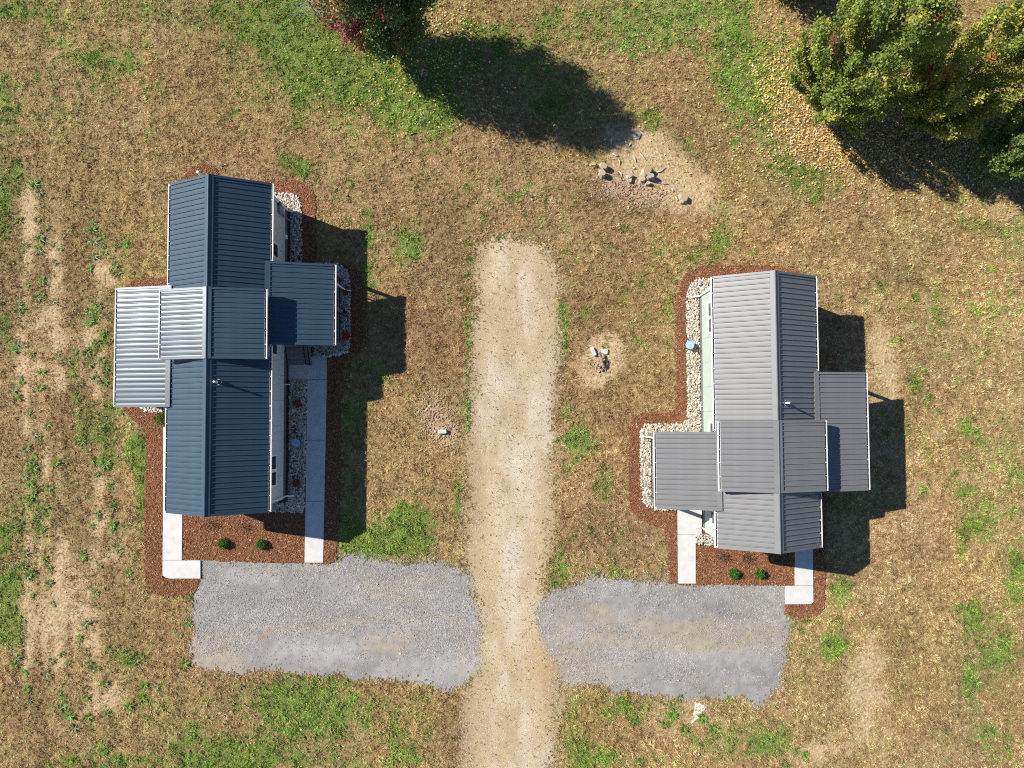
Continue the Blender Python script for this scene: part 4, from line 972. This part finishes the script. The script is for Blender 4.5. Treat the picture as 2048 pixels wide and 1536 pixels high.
# ------------------------------------------------------------------ trees
def tree(name, label, u, v, H, rmax, zc, leafn, palette, probs, nb=230, lsize=(0.07, 0.13), red=None, low=0.6, group=None, seed=1, tight=0.24, asc=0.75, lean=(0, 0), upright=False):
    rg = np.random.default_rng(seed)
    bx, by = [float(a) for a in P(u, v)]
    t = empty(name, (bx, by, 0)); tag(t, label, 'tree', group)
    def env(z):
        q = np.clip((z - low) / (H - low), 0, 1); qc = (zc - low) / (H - low)
        return rmax * np.where(q < qc, (q / qc) ** 0.5 * 0.98 + 0.02, np.sqrt(np.clip(1 - ((q - qc) / (1 - qc)) ** 1.9, 0, 1)))
    # trunk and limbs
    tr = MB(); pts = []; rad = []
    for i in range(9):
        z = H * 0.86 * i / 8
        pts.append((lean[0] * z + 0.06 * math.sin(i * 1.3 + seed), lean[1] * z + 0.06 * math.cos(i * 1.7 + seed), z - 0.1 * (i == 0))); rad.append(0.15 * (1 - i / 8.6) * H / 8 + 0.012)
    tr.tube(pts, rad, n=8); tr.build('trunk', MT['bark'], t, True)
    lm = MB()
    LP, LC, LD = [], [], []
    per = leafn // nb
    for b in range(nb):
        zt = low + (H - low) * rg.beta(1.35, 1.25)
        az = rg.uniform(0, 2 * math.pi)
        r = float(env(zt)) * rg.uniform(0.72, 1.06)
        tip = np.array([math.cos(az) * r + lean[0] * zt, math.sin(az) * r + lean[1] * zt, zt])
        zs = max(0.25 * low + 0.1, zt - asc * max(r, 0.6) * rg.uniform(0.8, 1.2))
        root = np.array([lean[0] * zs, lean[1] * zs, zs])
        mid = (root + tip) / 2 + np.array([math.cos(az) * r * 0.16, math.sin(az) * r * 0.16, -0.08 * r])
        if upright: mid = root * 0.35 + tip * 0.65; mid[:2] = root[:2] * 0.2 + tip[:2] * 0.8 + 0.0; mid[2] = zs + (zt - zs) * 0.55
        if b % 3 == 0 and r > 0.4:
            lm.tube([tuple(root), tuple(mid), tuple(tip)], [0.035, 0.02, 0.006], n=4, cap=False)
        k = int(per * rg.uniform(0.5, 1.6) * (0.35 + 0.9 * r / rmax))
        s = rg.beta(1.7, 0.9, k)[:, None]
        pos = (1 - s) ** 2 * root + 2 * s * (1 - s) * mid + s ** 2 * tip
        pos = pos + rg.normal(0, 1, (k, 3)) * (tight * (0.35 + 0.75 * s)) * np.array([1, 1, 0.8])
        base = np.array(palette)[rg.choice(len(palette), p=probs)]
        c = base[None] * rg.uniform(0.65, 1.35, k)[:, None] * rg.uniform(0.85, 1.15)
        if red is not None:
            isred = red(tip, az, zt, rg)
            if isred:
                outer = (s[:, 0] > 0.5) & (rg.random(k) < (0.7 if asc < 1 else 0.5))
                rc = np.array([(0.40, 0.05, 0.05), (0.33, 0.05, 0.085), (0.55, 0.15, 0.07)])[rg.choice(3)]
                c = np.where(outer[:, None], rc[None] * rg.uniform(0.6, 1.4, k)[:, None], c)
        LP.append(pos); LC.append(c); LD.append(np.repeat((tip - mid)[None], k, 0))
    pos = np.concatenate(LP); c = np.concatenate(LC); dr = np.concatenate(LD)
    ok = pos[:, 2] > 0.12; pos, c, dr = pos[ok], c[ok], dr[ok]
    n = len(pos)
    dr = dr / np.linalg.norm(dr, axis=1)[:, None]
    a = dr + rg.normal(0, 0.8, (n, 3)); a[:, 2] -= 0.3; a /= np.linalg.norm(a, axis=1)[:, None]
    up = np.stack([rg.normal(0, 0.6, n), rg.normal(0, 0.6, n), np.ones(n)], -1)
    bb = np.cross(up, a); bb /= np.linalg.norm(bb, axis=1)[:, None] + 1e-9
    s = rg.uniform(*lsize, n)[:, None]
    V = np.empty((n, 4, 3))
    V[:, 0] = pos - a * s * 0.55; V[:, 1] = pos + bb * s * 0.42; V[:, 2] = pos + a * s * 0.55; V[:, 3] = pos - bb * s * 0.42
    nr = np.cross(a, bb)
    V[:, 1] += nr * s * 0.10; V[:, 3] += nr * s * 0.10
    i = np.arange(4 * n).reshape(-1, 4)
    F = np.concatenate([i[:, [0, 1, 2]], i[:, [0, 2, 3]]])
    lm.build('limbs', MT['bark'], t)
    cr = link('crown', np_mesh('crown', V.reshape(-1, 3), F, MT['leaf'], np.repeat(c[:, None], 4, 1).reshape(-1, 3)), t)
    print(label, n)
    return t
OLIVE = [(0.27, 0.315, 0.055), (0.20, 0.265, 0.048), (0.36, 0.355, 0.070), (0.15, 0.205, 0.042)]
OPB = [0.38, 0.30, 0.16, 0.16]
sparse_red = lambda p: (lambda tip, az, zt, rg: rg.random() < p)
tree('maple_tree', 'broad olive-green maple ringed by yellow fallen leaves at upper right', 1640, 203, 9.8, 2.75, 3.2, 66000, OLIVE, OPB, nb=150, seed=3, red=sparse_red(0.03), low=0.5, tight=0.125, asc=2.0, upright=True)
tree('maple_tree', 'yellow-green maple with a few red sprays near the right edge', 1826, 233, 9.6, 2.4, 3.4, 60000, [(0.32, 0.345, 0.060), (0.235, 0.285, 0.050), (0.41, 0.385, 0.075), (0.15, 0.195, 0.042)], OPB, nb=140, seed=5, red=sparse_red(0.05), low=0.5, tight=0.125, asc=2.0, upright=True)
tree('maple_tree', 'dark green maple half cut off by the right edge', 1968, 318, 7.4, 1.9, 3.0, 32000, [(0.15, 0.215, 0.048), (0.11, 0.165, 0.038), (0.24, 0.285, 0.07)], [0.5, 0.35, 0.15], nb=110, seed=7, red=sparse_red(0.03), low=0.5, tight=0.13, asc=1.9, upright=True)
tree('maple_tree', 'dark green maple with crimson outer leaves at the top edge, left of centre', 786, 94, 10.2, 2.65, 4.4, 64000, [(0.12, 0.18, 0.05), (0.085, 0.13, 0.036), (0.18, 0.25, 0.07), (0.25, 0.32, 0.12)], [0.36, 0.30, 0.24, 0.10], nb=330, seed=9,
     red=lambda tip, az, zt, rg: rg.random() < (0.8 if (tip[0] < -0.5 and zt < 6.0) else (0.45 if tip[1] < -1.6 and zt < 3.5 else 0.07)), low=0.9, tight=0.17, asc=0.8)
tree('young_tree', 'small dark bushy tree peeking in at the top edge, right of centre', 1568, -32, 3.6, 1.5, 1.7, 9000, [(0.10, 0.125, 0.05), (0.07, 0.09, 0.04), (0.17, 0.07, 0.055)], [0.5, 0.35, 0.15], nb=90, seed=13, low=0.3)

# bare twiggy sapling beside the crimson maple
def sapling():
    x, y = [float(a) for a in P(640, 40)]
    t = empty('bare_sapling', (x, y, 0)); tag(t, 'leafless grey twiggy sapling at the top edge, left of the crimson maple', 'tree')
    m = MB(); m.tube([(0, 0, -0.05), (-0.1, 0.05, 1.0), (-0.35, 0.1, 2.4)], [0.04, 0.03, 0.01], n=6); m.build('trunk', MT['greytwig'], t)
    m = MB(); rg = random.Random(4)
    for k in range(26):
        z = rg.uniform(0.5, 2.2); a = rg.uniform(0, 6.28); r = rg.uniform(0.5, 1.3); b = Vector((-0.1 * z / 1.0, 0.04, z))
        e = b + Vector((math.cos(a) * r - 0.3, math.sin(a) * r * .7, r * 0.5)); mid = (b + e) / 2 + Vector((0, 0, -0.08))
        m.tube([b, mid, e], [0.014, 0.010, 0.004], n=4, cap=False)
        for q in range(3):
            s = mid.lerp(e, rg.random()); m.tube([s, s + Vector((rg.uniform(-.3, .3), rg.uniform(-.3, .3), rg.uniform(.05, .25)))], [0.007, 0.003], n=3, cap=False)
    m.build('twigs', MT['greytwig'], t)
sapling()

# ------------------------------------------------------------------ planting in the beds
def leaf_ball(name, label, u, v, r, hgt, n, palette, lsize, group, material=None, cat='shrub', seed=0, loose=0.1, stem=True, z0=0.05):
    rg = np.random.default_rng(seed + 50)
    x, y = [float(a) for a in P(u, v, 0.1)]
    t = empty(name, (x, y, z0 + float(height(np.array([x]), np.array([y]))[0])), rg.uniform(0, 6)); tag(t, label, cat, group)
    d = rg.normal(0, 1, (n, 3)); d[:, 2] = np.abs(d[:, 2]) * 0.9 + 0.05; d /= np.linalg.norm(d, axis=1)[:, None]
    lump = 1 + 0.16 * np.sin(d[:, 0] * 7 + seed) * np.sin(d[:, 1] * 6 + 1) + rg.normal(0, loose, n)
    rr = (rg.random(n) ** 0.22) * lump
    pos = d * rr[:, None] * np.array([r, r, hgt])
    a = d + rg.normal(0, 0.6, (n, 3)); a /= np.linalg.norm(a, axis=1)[:, None]
    b = np.cross(a, rg.normal(0, 1, (n, 3))); b /= np.linalg.norm(b, axis=1)[:, None]
    s = rg.uniform(*lsize, n)[:, None]
    V = np.stack([pos - a * s * .5, pos + b * s * .35, pos + a * s * .5, pos - b * s * .35], 1)
    i = np.arange(4 * n).reshape(-1, 4); F = np.concatenate([i[:, [0, 1, 2]], i[:, [0, 2, 3]]])
    pal = np.array(palette); c = pal[rg.integers(0, len(pal), n)] * rg.uniform(0.7, 1.3, n)[:, None]
    link('foliage', np_mesh('foliage', V.reshape(-1, 3), F, material or MT['leaf'], np.repeat(c[:, None], 4, 1).reshape(-1, 3)), t)
    m = MB()
    for k in range(5): m.tube([(0, 0, -0.06), (math.cos(k * 1.3) * r * .5, math.sin(k * 1.3) * r * .5, hgt * .6)], [0.012, 0.006], n=4)
    m.build('stems', MT['bark'], t)
    return t
BOX = [(0.08, 0.22, 0.03), (0.13, 0.29, 0.04), (0.05, 0.15, 0.025)]
leaf_ball('boxwood_shrub', 'round green shrub in front of the dark-roofed house, left of its pair', 448, 1086, 0.27, 0.42, 1500, BOX, (0.03, 0.06), 'round green front shrubs', seed=1)
leaf_ball('boxwood_shrub', 'round green shrub in front of the dark-roofed house, right of its pair', 523, 1088, 0.26, 0.42, 1500, BOX, (0.03, 0.06), 'round green front shrubs', seed=2)
leaf_ball('boxwood_shrub', 'round green shrub in front of the ash-roofed house, left of its pair', 1467, 1147, 0.25, 0.40, 1500, BOX, (0.03, 0.06), 'round green front shrubs', seed=3)
leaf_ball('boxwood_shrub', 'round green shrub in front of the ash-roofed house, right of its pair', 1518, 1147, 0.25, 0.40, 1500, BOX, (0.03, 0.06), 'round green front shrubs', seed=4)
PUR = [(0.10, 0.035, 0.045), (0.06, 0.03, 0.035), (0.12, 0.09, 0.05)]
leaf_ball('purple_shrub', 'sparse purple shrub near the dark roof edge, left of its pair', 425, 1049, 0.26, 0.36, 150, PUR, (0.03, 0.06), 'small purple front shrubs', seed=5, loose=0.25)
leaf_ball('purple_shrub', 'sparse purple shrub near the dark roof edge, right of its pair', 489, 1054, 0.28, 0.38, 200, PUR, (0.03, 0.06), 'small purple front shrubs', seed=6, loose=0.25)
PUG = [(0.09, 0.075, 0.045), (0.07, 0.045, 0.04), (0.13, 0.13, 0.08)]
leaf_ball('purple_shrub', 'sparse grey-purple shrub near the ash roof edge, left of its pair', 1444, 1113, 0.26, 0.38, 220, PUG, (0.03, 0.07), 'small purple front shrubs', seed=7, loose=0.25)
leaf_ball('purple_shrub', 'sparse grey-purple shrub near the ash roof edge, right of its pair', 1494, 1114, 0.28, 0.38, 220, PUG, (0.03, 0.07), 'small purple front shrubs', seed=8, loose=0.25)
MUM = [(0.56, 0.085, 0.022), (0.45, 0.055, 0.02), (0.68, 0.15, 0.03)]
def mum(u, v, label, seed):
    t = leaf_ball('chrysanthemum', label, u, v, 0.20, 0.26, 900, MUM, (0.03, 0.055), 'rust-red mounded flowers', MT['bloom'], 'flower', seed, 0.05, z0=0.09)
    return t
mum(693, 581, 'rust-red mounded flowers in the stones right of the slate porch, upper one', 11)
mum(694, 672, 'rust-red mounded flowers in the stones right of the slate porch, lower one', 12)
mum(596, 807, 'rust-red mounded flowers between slate wall and walk, nearest the landing', 13)
mum(594, 966, 'rust-red mounded flowers between slate wall and walk, nearest the lower downspout', 14)
leaf_ball('low_plant', 'small dark green plant in the stones between the two upper red flowers', 686, 624, 0.16, 0.2, 140, [(0.05, 0.10, 0.03), (0.08, 0.12, 0.04)], (0.04, 0.09), None, seed=15, cat='plant', loose=0.3, z0=0.09)
leaf_ball('dwarf_conifer', 'bright green pointed dwarf conifer at the left eave of the dark roof', 335, 838, 0.36, 1.0, 1600, [(0.10, 0.18, 0.02), (0.16, 0.24, 0.03), (0.06, 0.11, 0.02)], (0.05, 0.09), None, seed=16, cat='shrub', loose=0.12)

# ------------------------------------------------------------------ weeds in the bare strip
def weed_mesh(rg, n, L, green):
    V = []; F = []; C = []
    for k in range(n):
        a = rg.uniform(0, 6.28); l = L * rg.uniform(0.4, 1.25); w = l * rg.uniform(0.07, 0.15); rise = rg.uniform(0.15, 0.7)
        ca, sa = math.cos(a), math.sin(a); b = len(V)
        def pt(s, q, z): return (ca * s - sa * q, sa * s + ca * q, z)
        V += [pt(0.01, -w * .3, .01), pt(0.01, w * .3, .01), pt(l * .55, w, l * rise * .75), pt(l * .55, -w, l * rise * .75), pt(l * .55, 0, l * rise * .66), pt(l, 0, l * rise * .55)]
        F += [(b, b + 4, b + 3), (b, b + 1, b + 4), (b + 1, b + 2, b + 4), (b + 3, b + 4, b + 5), (b + 4, b + 2, b + 5)]
        c = np.array(green) * rg.uniform(0.65, 1.4); C += [c] * 6
    return np_mesh('rosette', np.array(V), np.array(F), MT['leaf'], np.array(C))
rgw = random.Random(21)
WM = [weed_mesh(rgw, rgw.randint(14, 30), 0.20, g) for g in ((0.18, 0.28, 0.05), (0.22, 0.29, 0.09), (0.15, 0.30, 0.035), (0.25, 0.29, 0.13), (0.21, 0.33, 0.04), (0.19, 0.23, 0.06))]
for i, (u, v, s) in enumerate(WEEDS):
    s = max(.85, s); lab, grp = ('broad-leaved green weed growing in the dry strip left of the dark-roofed house', 'weeds in the dry strip at the left')
    x, y = [float(a) for a in P(u, v)]
    o = link('weed', WM[i % 6]); o.location = (x, y, float(height(np.array([x]), np.array([y]))[0]) + 0.012); o.rotation_euler = (0, 0, rgw.uniform(0, 6.28)); o.scale = (s, s, s)
    tag(o, lab, 'weed', grp)
for i, (u, v, s) in enumerate(WEEDR):
    x, y = [float(a) for a in P(u, v)]
    o = link('weed', WM[(i + 2) % 6]); o.location = (x, y, float(height(np.array([x]), np.array([y]))[0]) + 0.012); o.rotation_euler = (0, 0, rgw.uniform(0, 6.28)); o.scale = (s, s, s)
    tag(o, 'broad-leaved green weed on the bare soil below the right gravel pad', 'weed', 'weeds below the right gravel pad')

# ------------------------------------------------------------------ stumps, roots, blocks, small fixtures
def gz(u, v):
    x, y = [float(a) for a in P(u, v)]
    return x, y, float(height(np.array([x]), np.array([y]))[0])
def stump(name, label, parts, seed):
    """parts: (du, dv, radius, height) trunks grown together"""
    rg = random.Random(seed)
    u0, v0 = parts[0][:2]; x0, y0, z0 = gz(u0, v0)
    t = empty(name, (x0, y0, z0)); tag(t, label, 'stump')
    for (u, v, r, h) in parts:
        x, y, _ = gz(u, v); x -= x0; y -= y0
        n = 16; ph = rg.uniform(0, 6); lob = [1 + 0.14 * math.sin(2 * 2 * math.pi * k / n + ph) + 0.10 * math.sin(3 * 2 * math.pi * k / n + ph * 2) + rg.uniform(-.09, .09) for k in range(n)]
        m = MB(); b = 0; tl = (rg.uniform(-.12, .12), rg.uniform(-.12, .12))
        for j, (rr, zz) in enumerate(((1.75, -0.05), (1.3, 0.10 * h), (1.05, 0.4 * h), (0.97, 0.75 * h), (0.93, h))):
            for k in range(n):
                a = 2 * math.pi * k / n; q = r * rr * (1 + (lob[k] - 1) * (1.7 if j < 2 else 1.0)); px, py = math.cos(a) * q, math.sin(a) * q
                m.v.append((x + px, y + py, zz + (px * tl[0] + py * tl[1]) * (j == 4)))
        for j in range(4):
            for k in range(n): m.f.append((j * n + k, j * n + (k + 1) % n, (j + 1) * n + (k + 1) % n, (j + 1) * n + k))
        tr = m.build('stump_trunk', MT['deadwood'], t, True)
        c = MB(); top = [Vector(p) for p in m.v[4 * n:]]; cen = sum(top, Vector()) / n
        ring = [cen + (p - cen) * 0.97 + Vector((0, 0, 0.006)) for p in top]; c.quad(*ring); c.build('cut_face', MT['cutwood'] if rg.random() < 0.6 else MT['deadwood'], tr)
    return t
stump('tree_stump', 'large pale multi-lobed stump in the middle of the bare soil patch', [(1293, 346, 0.20, 0.34), (1299, 356, 0.15, 0.38), (1284, 359, 0.15, 0.22), (1295, 368, 0.10, 0.2)], 31)
stump('tree_stump', 'small grey stump just left of the large pale stump', [(1259, 354, 0.12, 0.22), (1259, 362, 0.11, 0.16)], 32)
stump('tree_stump', 'twin orange-cut stump at the edge of the maple shadow', [(1207, 336, 0.15, 0.36), (1204, 350, 0.15, 0.36), (1186, 330, 0.12, 0.2)], 33)
stump('tree_stump', 'lone low stump at the lower right of the bare soil patch', [(1367, 398, 0.17, 0.24), (1363, 404, 0.10, 0.16)], 34)
for k, pts in enumerate([[(1275, 304), (1282, 310), (1292, 321)], [(1266, 312), (1269, 318), (1272, 326)], [(1225, 308), (1232, 312), (1238, 312)], [(1236, 318), (1239, 324), (1239, 331)], [(1237, 343), (1242, 348), (1243, 355)], [(1246, 280), (1250, 285), (1256, 286)],
                         [(1206, 282), (1209, 280), (1212, 279)], [(1223, 280), (1222, 285), (1222, 290)], [(1319, 361), (1325, 367), (1335, 369)], [(1342, 377), (1345, 380), (1346, 385)], [(1350, 393), (1354, 400), (1358, 402)], [(1313, 345), (1322, 343), (1330, 336)], [(1261, 287), (1259, 291), (1257, 295)]]):
    q = [gz(*p) for p in pts]; c = q[1]
    m = MB(); m.tube([(a[0] - c[0], a[1] - c[1], 0.03 + 0.02 * (i == 1)) for i, a in enumerate(q)], [0.028, 0.034, 0.016], n=6)
    o = m.build('root_piece', MT['root'], None, True); o.location = (c[0], c[1], c[2] + 0.01)
    tag(o, 'bleached stick-like root piece lying on the bare soil round the stumps', 'root', 'root pieces round the stumps')
def bevbox(name, u, v, sx, sy, sz, rz, material, label, cat, z=0.0, group=None, lidded=False):
    x, y, zz = gz(u, v); m = MB(); e = min(sx, sy, sz) * 0.18
    m.prism([(-sx / 2 + e, -sy / 2), (sx / 2 - e, -sy / 2), (sx / 2, -sy / 2 + e), (sx / 2, sy / 2 - e), (sx / 2 - e, sy / 2), (-sx / 2 + e, sy / 2), (-sx / 2, sy / 2 - e), (-sx / 2, -sy / 2 + e)], 'z', -0.03, sz - e)
    b = len(m.v); k = 1 - 2 * e / max(sx, sy)
    m.prism([(p * .96, q * .94) for p, q in [(-sx / 2 + e, -sy / 2), (sx / 2 - e, -sy / 2), (sx / 2, -sy / 2 + e), (sx / 2, sy / 2 - e), (sx / 2 - e, sy / 2), (-sx / 2 + e, sy / 2), (-sx / 2, sy / 2 - e), (-sx / 2, -sy / 2 + e)]], 'z', sz - e, sz)
    if lidded:
        t = empty(name, (x, y, zz + z), rz); tag(t, label, cat, group); m.build('lid', material, t)
        r = MB(); r.lathe([(0.045, sz), (0.045, sz + 0.012)], 12); r.build('lid_grip', MT['black'], t)
        r = MB(); r.box(-sx / 2 - .02, sx / 2 + .02, -sy / 2 - .02, sy / 2 + .02, -0.04, sz * 0.45); r.build('rim', MT['valve'], t)
        return t
    o = m.build(name, material); o.location = (x, y, zz + z); o.rotation_euler = (0, 0, rz)
    return tag(o, label, cat, group)
bevbox('concrete_block', 1186, 703, 0.17, 0.46, 0.16, 0.42, MT['block'], 'long grey concrete bar beside the dirt heap right of the track', 'block')
bevbox('concrete_block', 1209, 703, 0.30, 0.24, 0.10, -0.15, MT['block'], 'squat pale block against the back of the dirt heap', 'block')
bevbox('concrete_block', 885, 863, 0.42, 0.19, 0.16, 0.02, MT['block'], 'grey concrete bar lying on the cloddy soil left of the track', 'block', z=0.03)
bevbox('valve_box', 1273, 271, 0.36, 0.28, 0.07, -0.42, MT['valve'], 'grey rectangular valve box lid at the tip of the maple shadow', 'utility box', lidded=True)
bevbox('valve_box', 1972, 298, 0.42, 0.34, 0.10, 0.1, MT['valve'], 'dark grey utility lid in the shade under the right-hand maples', 'utility box', lidded=True)
# dirt heap
def heap():
    x, y, z = gz(1202, 724); rg = random.Random(8)
    t = empty('dirt_heap', (x, y, z)); tag(t, 'small heap of dried clods in a bare ring right of the track', 'soil')
    for k in range(46):
        a = rg.uniform(0, 6.28); q = rg.random() ** .6; px, py = math.cos(a) * q * 0.30 + 0.02, math.sin(a) * q * 0.48; s = rg.uniform(0.05, 0.12) * (1.2 - .5 * q)
        m = MB(); m.lathe([(s * .6, 0), (s * rg.uniform(.9, 1.1), s * .5), (s * .7, s * 1.1), (s * .2, s * 1.4)], 7)
        m.v = [(p[0] * rg.uniform(.8, 1.25), p[1] * rg.uniform(.8, 1.25), p[2] * rg.uniform(.85, 1.2)) for p in m.v]
        o = m.build('clod', MT['clod'], t); o.location = (px, py, max(0, 0.24 * (1 - q)) - 0.03); o.rotation_euler = (rg.uniform(-.4, .4), rg.uniform(-.4, .4), rg.uniform(0, 6))
heap()
# blue-lidded drums in the stone beds
def drum(u, v, label, s=1.0):
    x, y = [float(a) for a in P(u, v, 0.4)]
    t = empty('blue_drum', (x, y, 0.06)); tag(t, label, 'drum', 'blue-lidded drums'); t.scale = (s, s, s)
    m = MB(); m.lathe([(0.17, 0), (0.19, 0.02), (0.20, 0.15), (0.195, 0.17), (0.20, 0.19), (0.20, 0.33)], 24); m.build('drum_body', MT['bluebody'], t, True)
    m = MB(); m.lathe([(0.215, 0.331), (0.215, 0.36), (0.19, 0.372), (0.18, 0.362), (0.04, 0.366)], 24); m.build('lid', MT['bluelid'], t)
    m = MB(); m.box(-0.05, 0.05, -0.012, 0.012, 0.367, 0.385); m.build('lid_handle', MT['bluelid'], t)
drum(1380, 690, 'round blue-lidded drum in sunlit stones left of the ash-roofed house')
drum(592, 886, 'round blue-lidded drum in shaded stones right of the dark-roofed house')
# standpipe behind the slate house
x, y = [float(a) for a in P(395, 344, 0.85)]
t = empty('standpipe', (x, y, 0)); tag(t, 'white capped pipe in the mulch behind the upper end of the dark roof', 'pipe')
m = MB(); m.lathe([(0.057, -0.05), (0.057, 0.80)], 16); m.build('pipe', MT['white'], t, True)
m = MB(); m.lathe([(0.072, 0.801), (0.072, 0.86), (0.06, 0.872)], 16); m.build('cap', MT['white'], t)
# spilled lime below the right gravel pad
def lime():
    fn = ragged([[(1391, 1404), (1400, 1406), (1412, 1416), (1404, 1424), (1400, 1432), (1390, 1440), (1384, 1446), (1386, 1430)]], 4, 500, 0.25)
    o = sheet('lime_spill', fn, poly_box([[(1370, 1390), (1420, 1460)]]), 0.04, zoff(0.016), lambda x, y: np.full((len(x), 3), .6), MT['lime'])
    tag(o, 'small white lime spill at the lower edge of the right gravel pad', 'spill', kind='stuff')
lime()
print('TRIS', sum(len(o.data.polygons) for o in SC.objects if o.type == 'MESH'), 'OBJ', len(SC.objects))
